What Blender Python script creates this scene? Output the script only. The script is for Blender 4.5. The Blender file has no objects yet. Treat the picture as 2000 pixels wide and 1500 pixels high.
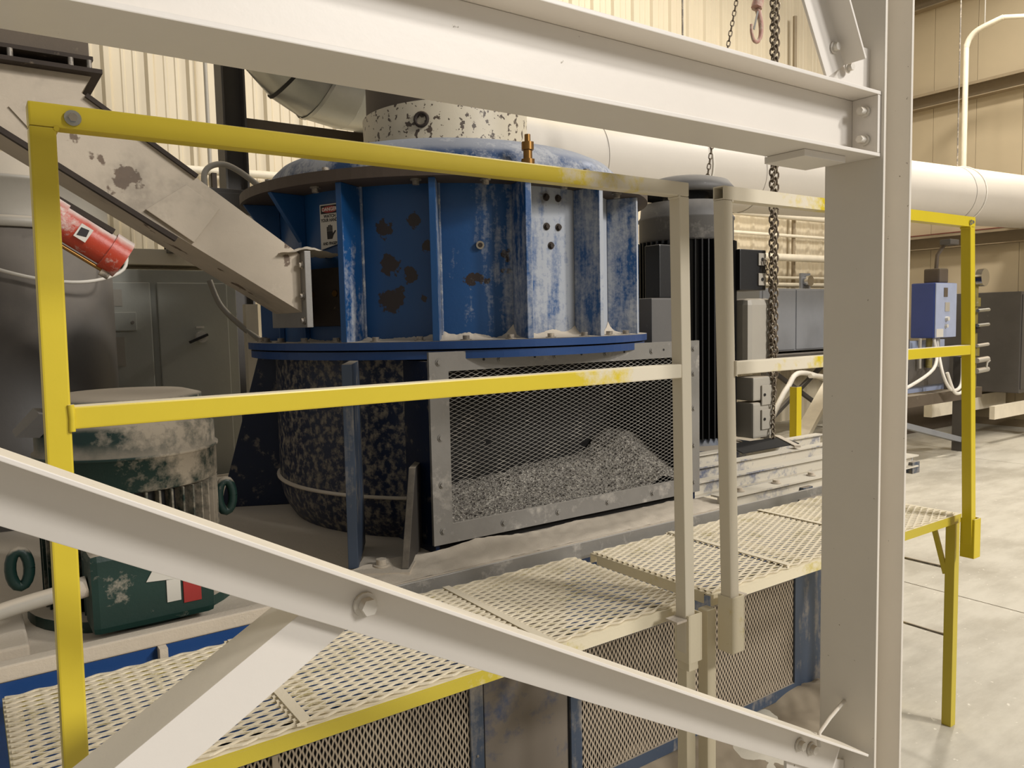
import bpy, bmesh, math, random
from math import pi, sin, cos, radians, sqrt, atan2
from mathutils import Vector as V, Matrix, noise

S = bpy.context.scene
C = S.collection
random.seed(7)

# ------------------------------------------------------------------ camera
F_PX, YAW, PIT, ROL = 1525.3, radians(35.28), radians(4.50), radians(-1.23)
fw = V((sin(YAW)*cos(PIT), cos(YAW)*cos(PIT), -sin(PIT)))
rt = V((cos(YAW), -sin(YAW), 0)); up = rt.cross(fw)
r2 = rt*cos(ROL) + up*sin(ROL); u2 = -rt*sin(ROL) + up*cos(ROL)
cam = bpy.data.objects.new('camera', bpy.data.cameras.new('camera')); C.objects.link(cam)
M = Matrix((r2, u2, -fw)).transposed().to_4x4(); M.translation = V((0, 0, 1.6))
cam.matrix_world = M
cam.data.sensor_width = 36; cam.data.lens = F_PX/2000*36
cam.data.clip_start = .05; cam.data.clip_end = 80
S.camera = cam

# ------------------------------------------------------------------ world, lamps, exposure
w = bpy.data.worlds.new('world'); S.world = w; w.use_nodes = True
w.node_tree.nodes['Background'].inputs[0].default_value = (1.0, .95, .88, 1)
w.node_tree.nodes['Background'].inputs[1].default_value = .27

def lamp(name, loc, aim, size, power, col=(1, .90, .76)):
    l = bpy.data.lights.new(name, 'AREA'); l.shape = 'DISK'; l.size = size; l.energy = power; l.color = col
    o = bpy.data.objects.new(name, l); C.objects.link(o); o.location = loc
    o.rotation_euler = (V(aim)-V(loc)).to_track_quat('-Z', 'Y').to_euler()
    return o
lamp('high_bay_lamp', (8.5, -17.0, 11.3), (1.6, 1.4, 1.3), 5.0, 2300, (1, .965, .92))
lamp('high_bay_lamp', (6.2, -5.0, 6.8), (1.4, 1.4, 1.4), .9, 480, (1, .95, .89))
lamp('high_bay_lamp', (9.3, 3.6, 7.0), (8, 2.2, 0), .7, 330, (1, .94, .85))
lamp('high_bay_lamp', (5.6, 5.0, 7.4), (5.2, 6.2, 1), .7, 90, (1, .92, .80))
lamp('high_bay_lamp', (2.2, 5.6, 7.2), (1.6, 7.2, 2.6), .7, 60, (1, .92, .80))
S.view_settings.view_transform = 'Standard'; S.view_settings.look = 'None'
S.view_settings.gamma = 1; S.view_settings.use_curve_mapping = False
S.view_settings.exposure = -0.05

# ------------------------------------------------------------------ materials
def lin(c):
    return tuple(((x/255)/12.92 if x/255 <= .04045 else ((x/255+.055)/1.055)**2.4) for x in c)
DUST = lin((205, 192, 172))
class NT:
    def __init__(s, name, rough=.6, metal=0.):
        s.m = bpy.data.materials.new(name); s.m.use_nodes = True
        s.t = s.m.node_tree; s.b = s.t.nodes['Principled BSDF']
        s.b.inputs['Roughness'].default_value = rough; s.b.inputs['Metallic'].default_value = metal
        s.g = s.n('ShaderNodeNewGeometry')
        s.pos = s.g.outputs['Position']
    def n(s, t, **k):
        x = s.t.nodes.new(t)
        for a, b in k.items(): setattr(x, a, b)
        return x
    def set(s, sock, v):
        if isinstance(v, bpy.types.NodeSocket): s.t.links.new(v, sock)
        else: sock.default_value = v
    def math(s, op, a, b=0., c=0., clamp=False):
        x = s.n('ShaderNodeMath', operation=op, use_clamp=clamp)
        s.set(x.inputs[0], a); s.set(x.inputs[1], b)
        if len(x.inputs) > 2: s.set(x.inputs[2], c)
        return x.outputs[0]
    def noise(s, scale, detail=4, rough=.6, vec=None, dist=0):
        x = s.n('ShaderNodeTexNoise'); x.inputs['Scale'].default_value = scale
        x.inputs['Detail'].default_value = detail; x.inputs['Roughness'].default_value = rough
        x.inputs['Distortion'].default_value = dist
        s.t.links.new(vec or s.pos, x.inputs['Vector']); return x.outputs[0]
    def ramp(s, v, lo, hi, smooth=True):
        x = s.n('ShaderNodeMapRange', interpolation_type='SMOOTHSTEP' if smooth else 'LINEAR')
        s.set(x.inputs[0], v); x.inputs[1].default_value = lo; x.inputs[2].default_value = hi
        return x.outputs[0]
    def sep(s, v):
        x = s.n('ShaderNodeSeparateXYZ'); s.t.links.new(v, x.inputs[0]); return x.outputs
    def mix(s, f, a, b):
        x = s.n('ShaderNodeMix', data_type='RGBA')
        s.set(x.inputs[0], f)
        s.set(x.inputs[6], a if isinstance(a, bpy.types.NodeSocket) else (*a, 1))
        s.set(x.inputs[7], b if isinstance(b, bpy.types.NodeSocket) else (*b, 1)); return x.outputs[2]
    def scale(s, v, sc):
        x = s.n('ShaderNodeVectorMath', operation='MULTIPLY'); s.t.links.new(v, x.inputs[0]); x.inputs[1].default_value = sc
        return x.outputs[0]
    def dist(s, p):
        x = s.n('ShaderNodeVectorMath', operation='DISTANCE'); s.t.links.new(s.pos, x.inputs[0]); x.inputs[1].default_value = p
        return x.outputs['Value']
    def bump(s, h, st=.3, d=.002):
        x = s.n('ShaderNodeBump'); x.inputs['Strength'].default_value = st; x.inputs['Distance'].default_value = d
        s.t.links.new(h, x.inputs['Height']); s.t.links.new(x.outputs[0], s.b.inputs['Normal'])

def dusty(name, base, side=.2, topd=1., scale=9, rough=.55, metal=0., dust=None, chips=None, chipc=(40, 30, 25),
          chip_scale=18, chip_th=.62, spots=(), xr=None, fine=0., vary=.12, streak=False, bump=.25, dirt=0., pale_toward=None):
    """paint or metal with dust lying on upward faces, clinging in patches to the sides; chips = bare patches in the paint"""
    n = NT(name, rough, metal); dust = lin(dust) if dust else DUST
    base = lin(base)
    n1 = n.noise(scale, 6, .65); n2 = n.noise(scale*9, 3, .7)
    col = n.mix(n.math('MULTIPLY', n.ramp(n1, .3, .7), vary*2), base, tuple(c*.62 for c in base))
    if chips:
        nc = n.noise(chip_scale, 5, .55)
        col = n.mix(n.math('MULTIPLY', n.ramp(nc, chip_th, chip_th+.02), chips), col, lin(chipc))
    if spots:
        m = None
        nn = n.math('MULTIPLY', n.math('SUBTRACT', n.noise(38, 4, .6), .5), .075)
        for (x, y, z, r) in spots:
            d = n.math('ADD', n.dist((x, y, z)), nn)
            v = n.ramp(d, r, r*.85)
            m = v if m is None else n.math('MAXIMUM', m, v)
        col = n.mix(m, col, lin(chipc))
    nz = n.sep(n.g.outputs['Normal'])[2]
    tm = n.math('MULTIPLY', n.ramp(n.math('ADD', nz, n.math('MULTIPLY', n.math('SUBTRACT', n1, .5), .5)), .35, .75), topd)
    sv = side
    if xr:   # (x0, x1, side0, side1): how dusty the sides are along the machine
        x = n.n('ShaderNodeMapRange'); n.set(x.inputs[0], n.sep(n.pos)[0])
        for i, q in zip((1, 2, 3, 4), xr): x.inputs[i].default_value = q
        sv = x.outputs[0]
    if pale_toward:   # pale cover grows on faces turned toward this direction
        dp_ = n.n('ShaderNodeVectorMath', operation='DOT_PRODUCT'); n.t.links.new(n.g.outputs['Normal'], dp_.inputs[0]); dp_.inputs[1].default_value = pale_toward[:3]
        sv = n.math('ADD', sv, n.math('MULTIPLY', n.ramp(dp_.outputs['Value'], .25, 1.), pale_toward[3]))
    mixn = n.math('ADD', n.math('MULTIPLY', n1, 1-fine), n.math('MULTIPLY', n2, fine)) if fine else n.math('ADD', n.math('MULTIPLY', n1, .75), n.math('MULTIPLY', n2, .25))
    if streak:
        ns = n.noise(22, 4, .6, n.scale(n.pos, (1, 1, .12)))
        mixn = n.math('ADD', n.math('MULTIPLY', mixn, .55), n.math('MULTIPLY', ns, .45))
    # threshold moves with the dust amount
    thr = n.math('SUBTRACT', .72, n.math('MULTIPLY', sv, .50))
    sm = n.math('MULTIPLY', n.math('SUBTRACT', mixn, thr), 7., clamp=True)
    msk = n.math('MAXIMUM', sm, tm)
    col = n.mix(n.math('MULTIPLY', msk, .93), col, dust)
    if dirt:
        nd = n.noise(3.1, 5, .7)
        col = n.mix(n.math('MULTIPLY', n.ramp(nd, .5, .75), dirt), col, lin((70, 62, 52)))
    n.t.links.new(col, n.b.inputs['Base Color'])
    n.set(n.b.inputs['Roughness'], n.math('ADD', rough, n.math('MULTIPLY', msk, max(0, .92-rough))))
    if metal: n.set(n.b.inputs['Metallic'], n.math('MULTIPLY', n.math('SUBTRACT', 1., msk), metal))
    n.bump(n.math('ADD', n2, n.math('MULTIPLY', msk, .8)), bump)
    return n.m
def plain(name, c, rough=.6, metal=0., vary=.1, scale=8):
    n = NT(name, rough, metal); b = lin(c)
    n.t.links.new(n.mix(n.math('MULTIPLY', n.ramp(n.noise(scale), .3, .7), vary*2), b, tuple(x*.6 for x in b)), n.b.inputs['Base Color'])
    return n.m

WHITE = (226, 220, 212)
m = {}
m['white'] = dusty('white_painted_steel', WHITE, side=.0, topd=.9, scale=5, rough=.42, dust=(222, 212, 192), chips=1, chip_scale=55, chip_th=.745, chipc=(150, 140, 125), vary=.03, bump=.12)
m['column'] = dusty('white_column_paint', (220, 213, 201), side=.0, topd=.8, scale=5, rough=.45, dust=(222, 212, 192), chips=1, chip_scale=70, chip_th=.715, chipc=(120, 108, 90), vary=.04, bump=.2)
m['yellow'] = dusty('yellow_rail_paint', (212, 190, 52), side=.2, topd=.9, scale=6, rough=.32, dust=(214, 206, 190), xr=(.75, 1.42, -.2, 1.0), vary=.06, chips=1, chip_scale=60, chip_th=.77, chipc=(60, 50, 40), bump=.1)
m['yellow2'] = dusty('yellow_rail_paint_dusty_left', (206, 184, 24), side=.2, topd=.9, scale=6, rough=.32, dust=(214, 206, 190), xr=(1.75, 2.5, 1.0, -.05), vary=.06, bump=.1)
m['deckyel'] = dusty('yellow_platform_frame', (190, 172, 52), side=.3, topd=1., scale=5, rough=.45, dust=(220, 210, 186), xr=(.5, 1.5, .12, .98), vary=.06)
m['deckyel2'] = dusty('yellow_platform_frame_right', (190, 172, 52), side=.3, topd=1., scale=5, rough=.45, dust=(220, 210, 186), xr=(1.8, 2.9, .9, .2), vary=.06)
m['deck'] = dusty('dusty_expanded_metal', (170, 158, 112), side=.75, topd=1., scale=12, rough=.7, dust=(224, 213, 190), vary=.1)
BLUE = (22, 72, 124)
CX, CY = 1.705, 2.847
tc = V((-CX, -CY, 0)).normalized(); tl = V((tc.y, -tc.x, 0))   # toward the viewer, toward the left
def hp(phi, R, z):   # point on the housing: phi degrees from the viewer's side, positive to the right
    a = radians(phi); d = tc*cos(a) - tl*sin(a)
    return (CX+d.x*R, CY+d.y*R, z)
chip_spots = [hp(-18.5, .68, 1.925)+(.03,), hp(-9.5, .68, 1.945)+(.022,), hp(-6, .68, 1.86)+(.022,), hp(-17, .68, 1.80)+(.036,),
              hp(-11, .68, 1.765)+(.026,), hp(-17, .68, 1.68)+(.045,), hp(-14.5, .68, 1.70)+(.02,), hp(-7.5, .68, 1.69)+(.014,),
              hp(6, .68, 1.745)+(.022,), hp(8.5, .68, 1.75)+(.018,), hp(10.5, .68, 1.735)+(.012,), hp(-31, .68, 1.80)+(.035,),
              hp(16.5, .69, 1.83)+(.02,), hp(16.5, .69, 1.77)+(.016,), hp(30, .68, 2.03)+(.026,), hp(30, .68, 1.93)+(.02,),
              hp(34.5, .68, 2.03)+(.018,), hp(34.5, .68, 1.93)+(.014,), hp(-40, .68, 1.72)+(.05,)]
m['housing'] = dusty('blue_housing_paint', BLUE, side=.3, topd=1., scale=7, rough=.38, dust=(166, 170, 176), xr=(1.24, 1.56, .08, .56), fine=.4, pale_toward=(.86, -.5, 0, .38), spots=chip_spots, chipc=(44, 32, 28), vary=.1, streak=True)
m['blue'] = dusty('blue_frame_paint', (24, 64, 120), side=.12, topd=1., scale=6, rough=.4, dust=(196, 184, 164), vary=.1)
m['bluegrey'] = dusty('dusty_blue_steel', (62, 74, 92), side=.42, topd=1., scale=5, rough=.5, dust=(158, 148, 132), vary=.12, streak=True)
m['darkblue'] = dusty('speckled_dark_blue_paint', (14, 30, 58), side=.30, topd=1., scale=16, rough=.4, dust=(150, 140, 124), fine=.15, streak=False, vary=.15)
m['shell'] = dusty('speckled_shell_paint', (14, 30, 60), side=.50, topd=1., scale=38, rough=.4, dust=(142, 134, 120), fine=.1, vary=.15)
m['darksteel'] = dusty('dark_dusty_steel', (58, 54, 50), side=.3, topd=1., scale=9, rough=.6, dust=(140, 130, 114))
m['weld'] = dusty('pale_weld', (96, 112, 140), side=.45, topd=1., scale=30, rough=.6, dust=(190, 188, 184))
m['dome'] = dusty('dome_blue_paint', (34, 66, 108), side=.58, topd=.72, scale=8, rough=.45, dust=(176, 178, 182), fine=.3)
m['ring'] = dusty('brown_stained_ring', (74, 62, 52), side=.2, topd=1., scale=8, rough=.6, dust=(140, 126, 108))
m['steel'] = dusty('grey_bare_steel', (142, 139, 134), side=.35, topd=.9, scale=6, rough=.45, metal=.3, dust=(178, 172, 162), vary=.2)
m['legblue'] = dusty('dust_caked_blue_steel', (40, 66, 104), side=.74, topd=1., scale=3, rough=.6, dust=(128, 118, 104), vary=.12)
m['mesh'] = dusty('grey_expanded_mesh', (118, 115, 110), side=.35, topd=1., scale=9, rough=.55, metal=.2, dust=(186, 180, 170))
m['tanmesh'] = dusty('tan_dusty_mesh', (136, 124, 108), side=.8, topd=1., scale=7, rough=.7, dust=(172, 158, 138), vary=.15)
m['railblue'] = dusty('dusty_blue_rail', (44, 70, 118), side=.74, topd=1., scale=4, rough=.5, dust=(208, 200, 182))
m['bolt'] = dusty('dusty_bolt', (128, 122, 114), side=.45, topd=1., scale=30, rough=.5, metal=.4)
m['wbolt'] = dusty('painted_bolt', (214, 208, 198), side=.0, topd=.8, scale=20, rough=.45, vary=.02)
m['brass'] = plain('brass_fitting', (150, 112, 62), .35, .9)
m['black'] = dusty('black_motor_paint', (26, 26, 27), side=.06, topd=.85, scale=10, rough=.4, dust=(150, 146, 140), vary=.1)
m['motorgrey'] = dusty('grey_dusty_shroud', (92, 90, 88), side=.3, topd=.8, scale=5, rough=.6, dust=(140, 136, 130))
m['green'] = dusty('dark_green_motor_paint', (20, 48, 44), side=.40, topd=1., scale=6, rough=.45, dust=(178, 166, 148), fine=.2, xr=(.18, .36, .30, .62))
m['greenbox'] = dusty('green_box_paint', (24, 54, 48), side=.26, topd=1., scale=9, rough=.45, dust=(186, 174, 156), fine=.2)
m['chute'] = dusty('peeling_white_chute', (188, 175, 156), side=.25, topd=.9, dirt=.45, scale=5, rough=.6, dust=(206, 194, 176), chips=.92, chip_scale=7, chip_th=.63, chipc=(92, 72, 54), vary=.15)
m['rust'] = dusty('dark_rust', (52, 42, 34), side=.18, topd=.5, scale=14, rough=.8, dust=(150, 134, 112), vary=.3)
m['brown'] = dusty('brown_steel', (92, 80, 66), side=.2, topd=.8, scale=6, rough=.7, dust=(150, 138, 118), vary=.15)
m['sleeve'] = dusty('dark_flexible_sleeve', (86, 76, 66), side=.1, topd=.5, scale=5, rough=.7)
m['tank'] = dusty('dark_grey_tank', (84, 80, 76), side=.14, topd=.8, scale=4, rough=.5, dust=(128, 120, 110), vary=.18)
m['lightgrey'] = dusty('light_grey_enamel', (168, 162, 150), side=.1, topd=.8, scale=4, rough=.5, vary=.1)
m['cabinet'] = dusty('grey_green_cabinet', (172, 173, 164), side=.06, topd=1., scale=4, rough=.45, dust=(206, 198, 180), vary=.06)
m['rubber'] = plain('black_rubber', (22, 21, 20), .6)
m['galv'] = dusty('galvanised_sheet', (186, 188, 184), side=.1, topd=.6, scale=5, rough=.28, metal=.85, dust=(190, 182, 166))
m['duct'] = dusty('white_insulated_duct', (204, 197, 186), side=.1, topd=.9, scale=2, rough=.5, dust=(232, 220, 196), vary=.04)
m['collar'] = dusty('peeling_cream_collar', (200, 190, 168), side=.1, topd=.8, scale=5, rough=.5, chips=.95, chip_scale=42, chip_th=.575, chipc=(66, 52, 42))
m['conduit'] = plain('cream_conduit', (232, 222, 200), .5)
m['cable'] = plain('white_cable', (226, 220, 208), .5)
m['red'] = dusty('red_vibrator', (182, 62, 38), side=.36, topd=1.0, scale=14, rough=.4, dust=(214, 202, 194))
m['panelgrey'] = dusty('grey_panel', (132, 134, 138), side=.12, topd=.9, scale=3, rough=.5, dust=(176, 170, 160))
m['ctrlblue'] = plain('blue_control_box_side', (56, 74, 140), .4)
m['ctrlface'] = plain('pale_blue_control_face', (160, 170, 196), .4)
m['label_w'] = plain('white_label', (204, 200, 190), .5, vary=.02)
m['label_r'] = plain('red_label', (158, 46, 42), .5, vary=.04)
m['ink'] = plain('black_ink', (18, 16, 15), .6, vary=0)
m['inkw'] = plain('white_ink', (232, 224, 214), .6, vary=0)
m['olive'] = dusty('olive_valve', (132, 120, 62), side=.3, topd=1., scale=20, rough=.5)
m['chrome'] = plain('chrome', (200, 200, 200), .15, 1.)
m['chain'] = dusty('dusty_chain', (104, 92, 78), side=.35, topd=1., scale=40, rough=.45, metal=.5, dust=(200, 186, 160))
m['hook'] = dusty('pink_dusty_hook', (176, 132, 120), side=.5, topd=1., scale=30, rough=.5)
m['dust'] = dusty('stone_dust', (196, 184, 166), side=.2, topd=.6, scale=11, rough=.95, dust=(206, 196, 180), vary=.1, bump=.6)
m['darkvoid'] = plain('interior_shade_colour', (24, 22, 20), .9, vary=.02)  # near-black painted on interior faces in place of their shade

def mat_stone():
    n = NT('crushed_stone', .9)
    x = n.n('ShaderNodeTexVoronoi'); x.inputs['Scale'].default_value = 130; n.t.links.new(n.pos, x.inputs['Vector'])
    col = n.mix(n.ramp(n.sep(x.outputs['Color'])[0], .1, .9), lin((108, 102, 96)), lin((206, 200, 188)))
    n.t.links.new(col, n.b.inputs['Base Color']); n.bump(x.outputs['Distance'], .9, .006); return n.m
m['stone'] = mat_stone()
def mat_floor():
    n = NT('dusty_concrete', .55)
    a = n.noise(.9, 6, .65); b = n.noise(6, 6, .7, n.scale(n.pos, (.35, 1, 1))); c = n.noise(26, 3, .6)
    col = n.mix(n.ramp(n.math('ADD', n.math('MULTIPLY', a, .5), n.math('MULTIPLY', b, .5)), .36, .62), lin((176, 169, 153)), lin((203, 197, 182)))
    col = n.mix(n.ramp(c, .66, .72), col, lin((226, 220, 206)))
    n.t.links.new(col, n.b.inputs['Base Color']); n.set(n.b.inputs['Roughness'], n.ramp(a, -.3, 1.2)); n.bump(c, .15, .002); return n.m
m['floor'] = mat_floor()
m['wall'] = plain('cream_wall_sheet', (216, 203, 176), .5, vary=.05, scale=2)
m['wallr'] = plain('tan_wall_liner', (188, 172, 142), .6, vary=.12, scale=.8)
m['girt'] = plain('tan_girt', (150, 134, 108), .6)
m['girtred'] = plain('dark_red_girt_lip', (112, 58, 46), .6)

# ------------------------------------------------------------------ mesh helpers
class MB:
    def __init__(s): s.v = []; s.f = []; s.sm = []
    def add(s, vs, fs, smooth=False):
        k = len(s.v); s.v += [tuple(x) for x in vs]; s.f += [tuple(i+k for i in f) for f in fs]; s.sm += [smooth]*len(fs); return s
    def box(s, a, b):
        x0, y0, z0 = (min(a[i], b[i]) for i in range(3)); x1, y1, z1 = (max(a[i], b[i]) for i in range(3))
        return s.add([(x0,y0,z0),(x1,y0,z0),(x1,y1,z0),(x0,y1,z0),(x0,y0,z1),(x1,y0,z1),(x1,y1,z1),(x0,y1,z1)],
                     [(0,3,2,1),(4,5,6,7),(0,1,5,4),(1,2,6,5),(2,3,7,6),(3,0,4,7)])
    def prism(s, pts, ext):   # closed loop of 3-D points pushed along ext
        e = V(ext); n = len(pts); P = [V(p) for p in pts]
        nn = sum(((P[i]-P[0]).cross(P[(i+1) % n]-P[0]) for i in range(1, n)), V())
        if nn.dot(e) > 0: P = P[::-1]
        return s.add(P+[p+e for p in P], [tuple(range(n)), tuple(range(2*n-1, n-1, -1))]+[(i, i+n, (i+1) % n+n, (i+1) % n)[::-1][::-1] for i in range(n)])
    def sweep(s, prof, p0, p1, xa, ya):   # 2-D outline along p0-p1, xa/ya its axes
        P = [V(p0)+V(xa)*a+V(ya)*b for a, b in prof]; return s.prism(P, V(p1)-V(p0))
    def bar(s, p0, p1, w, h, upv=(0,0,1)):
        d = (V(p1)-V(p0)).normalized(); x = d.cross(V(upv))
        if x.length < 1e-4: x = d.cross(V((0,1,0)))
        x.normalize(); y = x.cross(d)
        return s.sweep([(-w/2,-h/2),(w/2,-h/2),(w/2,h/2),(-w/2,h/2)], p0, p1, x, y)
    def tube(s, pts, r, n=10, caps=True, r1=None):
        P = [V(p) for p in pts]; rings = []; prev = None
        for i, p in enumerate(P):
            d = (P[min(i+1, len(P)-1)]-P[max(i-1, 0)]).normalized()
            if prev is None:
                a = d.cross(V((0,0,1)));  a = a if a.length > 1e-3 else d.cross(V((0,1,0)))
            else: a = prev-d*prev.dot(d)
            a.normalize(); prev = a; b = d.cross(a)
            rr = r if r1 is None else r+(r1-r)*i/(len(P)-1)
            rings.append([p+(a*cos(2*pi*k/n)+b*sin(2*pi*k/n))*rr for k in range(n)])
        vs = [q for R in rings for q in R]; fs = []
        for i in range(len(P)-1):
            for k in range(n):
                fs.append((i*n+k, i*n+(k+1) % n, (i+1)*n+(k+1) % n, (i+1)*n+k))
        s.add(vs, fs, True)
        if caps:
            s.add(rings[0], [tuple(range(n-1, -1, -1))]); s.add(rings[-1], [tuple(range(n))])
        return s
    def lathe(s, c, prof, n=48, a0=0, a1=2*pi, smooth=True, axis=None):
        full = abs(a1-a0-2*pi) < 1e-5; m_ = n if full else n+1; vs = []
        for (r, z) in prof:
            for k in range(m_):
                a = a0+(a1-a0)*k/n; vs.append((c[0]+r*cos(a), c[1]+r*sin(a), c[2]+z))
        fs = []
        for i in range(len(prof)-1):
            for k in range(n):
                k2 = (k+1) % m_; fs.append((i*m_+k, i*m_+k2, (i+1)*m_+k2, (i+1)*m_+k))
        return s.add(vs, fs, smooth)
    def cyl(s, p0, p1, r, n=16): return s.tube([p0, p1], r, n)
    def hexbolt(s, p, nrm, r, h, washer=True):
        nrm = V(nrm).normalized(); p = V(p)
        if washer: s.tube([p, p+nrm*h*.25], r*1.45, 14)
        s.tube([p+nrm*h*.2, p+nrm*h], r, 6); return s
    def build(s, name, mat, parent=None, bevel=0, origin=None):
        me = bpy.data.meshes.new(name)
        if origin is None:
            xs = [[v[i] for v in s.v] for i in range(3)]; origin = [(min(a)+max(a))/2 for a in xs]
        O = V(origin)
        me.from_pydata([V(v)-O for v in s.v], [], s.f)
        for p, f in zip(me.polygons, s.sm): p.use_smooth = f
        bm = bmesh.new(); bm.from_mesh(me)
        bmesh.ops.recalc_face_normals(bm, faces=bm.faces) if bevel >= 0 else None
        if bevel > 0:
            es = [e for e in bm.edges if e.is_manifold and e.calc_face_angle(0) > .6]
            bmesh.ops.bevel(bm, geom=es, offset=bevel, segments=2, profile=.6, affect='EDGES', clamp_overlap=True)
        bm.to_mesh(me); bm.free()
        me.materials.append(mat if not isinstance(mat, str) else m[mat])
        o = bpy.data.objects.new(name, me); C.objects.link(o)
        pl = V((0,0,0))
        if parent:
            o.parent = parent; q = parent
            while q: pl += q.location; q = q.parent
        o.location = O-pl
        return o
def tag(o, label=None, cat=None, group=None, kind=None):
    if label: o['label'] = label
    if cat: o['category'] = cat
    if group: o['group'] = group
    if kind: o['kind'] = kind
    return o
def thing(name, label, cat, loc, group=None):
    o = bpy.data.objects.new(name, None); C.objects.link(o); o.location = loc; o.empty_display_size = .1
    return tag(o, label, cat, group)
def wpos(o):
    p = V((0,0,0))
    while o: p += o.location; o = o.parent
    return p
def clone(o, parent, pos):     # same mesh, same turn, put at a world position
    c = o.copy(); C.objects.link(c); c.parent = parent; c.location = V(pos)-(wpos(parent) if parent else V()); return c
def bolts(name, mat, parent, pts, nrm, r, h, washer=True):
    first = None
    for p in pts:
        if first is None: first = MB().hexbolt(p, nrm, r, h, washer).build(name, mat, parent, origin=p)
        else: clone(first, parent, p)
def frame_rect(mb, x0, x1, z0, z1, y0, y1, wd, wt=None, wb=None):
    wt = wt or wd; wb = wb or wd
    mb.box((x0,y0,z0),(x0+wd,y1,z1)); mb.box((x1-wd,y0,z0),(x1,y1,z1))
    mb.box((x0+wd,y0,z0),(x1-wd,y1,z0+wb)); mb.box((x0+wd,y0,z1-wt),(x1-wd,y1,z1)); return mb
def expanded(o, u, v, lu, lv, LW, SW, wst, t, nrm, hole=None):
    """expanded metal sheet from corner o over lu along u (long way) and lv along v; strands are real bars"""
    mb = MB(); o = V(o); u = V(u); v = V(v); nrm = V(nrm)
    nr = int(lv/(SW/2)); nc = int(lu/(LW/2)); b = LW*.065
    for j in range(nr+1):
        y = j*SW/2+SW/4
        if y > lv: break
        pts = []
        for i in range(nc+1):
            sgn = 1 if (i+j) % 2 else -1; x = i*LW/2
            for dx in (-b, b):
                xx = min(max(x+dx, 0), lu); pts.append((xx, min(max(y+sgn*(SW/4-wst/2-.00005), 0), lv)))
        run = []
        def flush(run):
            if len(run) < 2: return
            vs = []; fs = []
            for k, (a, c) in enumerate(run):
                for (dv, dn) in ((-wst/2, 0), (wst/2, 0), (wst/2, t), (-wst/2, t)): vs.append(o+u*a+v*(c+dv)+nrm*dn)
            for k in range(len(run)-1):
                for q in range(4): fs.append((k*4+q, k*4+(q+1) % 4, k*4+4+(q+1) % 4, k*4+4+q))
            mb.add(vs, fs)
        for p in pts:
            if hole and any((p[0]-h[0])**2/(h[2]**2)+(p[1]-h[1])**2/(h[3]**2) < 1 for h in hole): flush(run); run = []
            else: run.append(p)
        flush(run)
    return mb
def catenary(p0, p1, sag, n=14):
    return [V(p0).lerp(V(p1), i/n)-V((0,0,1))*sag*4*(i/n)*(1-i/n) for i in range(n+1)]
def smooth_path(pts, n=6):
    P = [V(p) for p in pts]; out = []
    for i in range(len(P)-1):
        p0 = P[max(i-1,0)]; p1 = P[i]; p2 = P[i+1]; p3 = P[min(i+2, len(P)-1)]
        for k in range(n):
            t = k/n
            out.append(.5*((2*p1)+(-p0+p2)*t+(2*p0-5*p1+4*p2-p3)*t*t+(-p0+3*p1-3*p2+p3)*t**3))
    out.append(P[-1]); return out

# ================================================================== THE SETTING
# floor: concrete slabs with sawn joints
fl = MB().box((-3,-2.5,-.12),(14,9.2,-.01)).build('floor', 'brown'); tag(fl, kind='structure')
xs = [-3, .02, 4.54, 9.06, 14]; ys = [-2.5, .55, 4.35, 9.2]
for i in range(4):
    for j in range(3):
        MB().box((xs[i]+.005,ys[j]+.005,-.03),(xs[i+1]-.005,ys[j+1]-.005,0)).build('floor_slab', 'floor', fl)
# back wall: ribbed sheet
WY = 7.3
wb = MB().box((-4,WY+.046,0),(14,WY+.12,9)).build('wall_back', 'wall'); tag(wb, kind='structure')
rib = None
def sheet(x0):
    q = MB(); pr = [(0,0),(.0225,-.034),(.0625,-.034),(.085,0),(.150,0),(.158,-.007),(.178,-.007),(.186,0),(.24,0),(.248,-.007),(.268,-.007),(.276,0),(.335,0)]
    pts = [(x0+a, WY+.04+b, 0) for a, b in pr]; vs = pts+[(a,b,9) for a,b,_ in pts]; n = len(pts)
    q.add(vs, [(i, i+1, i+1+n, i+n) for i in range(n-1)]); return q
x = -4.; first = None
x = 1.148-.0425-.335*15
while x < 13.2:
    if first is None: first = sheet(x).build('wall_sheet', 'wall', wb)
    else:
        c = first.copy(); C.objects.link(c); c.location.x = x+.1675-wb.location.x
    x += .335
# right wall: smooth liner sheets between girts
wr = MB().box((12.0,-2.5,0),(12.1,7.4,9)).build('wall_right', 'wallr'); tag(wr, kind='structure')
y = -2.4
while y < 7.2:
    MB().box((11.985,y,0),(12.0,y+.595,9)).build('wall_panel', 'wallr', wr); y += .6
for z in (2.55, 4.62, 6.05):
    g = MB(); g.sweep([(0,0),(0,.2),(-.2,.2),(-.2,.16),(-.188,.16),(-.188,.188),(-.012,.188),(-.012,.012),(-.15,.012),(-.15,0)], (11.985,-2.4,z), (11.985,7.2,z), (1,0,0), (0,0,1))
    go = g.build('wall_girt', 'girt', wr)
    if z < 3: MB().box((11.78,-2.4,z+.2),(11.985,7.2,z+.215)).build('girt_lip', 'girtred', go)
MB().box((11.97,-2.4,0),(11.985,7.2,.10)).build('base_angle', 'girt', wr)

# ================================================================== WHITE STEEL FRAME (foreground)
colm = thing('steel_column', 'tall white wide-flange steel column standing at the right of the picture', 'column', (1.76,1.03,0))
k = MB()
k.box((1.70,.958,0.0),(1.709,1.102,4.2)); k.box((1.812,.958,0.0),(1.821,1.102,4.2)); k.box((1.7095,1.026,0.0),(1.8115,1.034,4.2))
k.build('column_section', 'column', colm, bevel=.002)
MB().box((1.64,.90,0),(1.88,1.16,.018)).build('base_plate', 'column', colm, bevel=.002)
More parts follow.
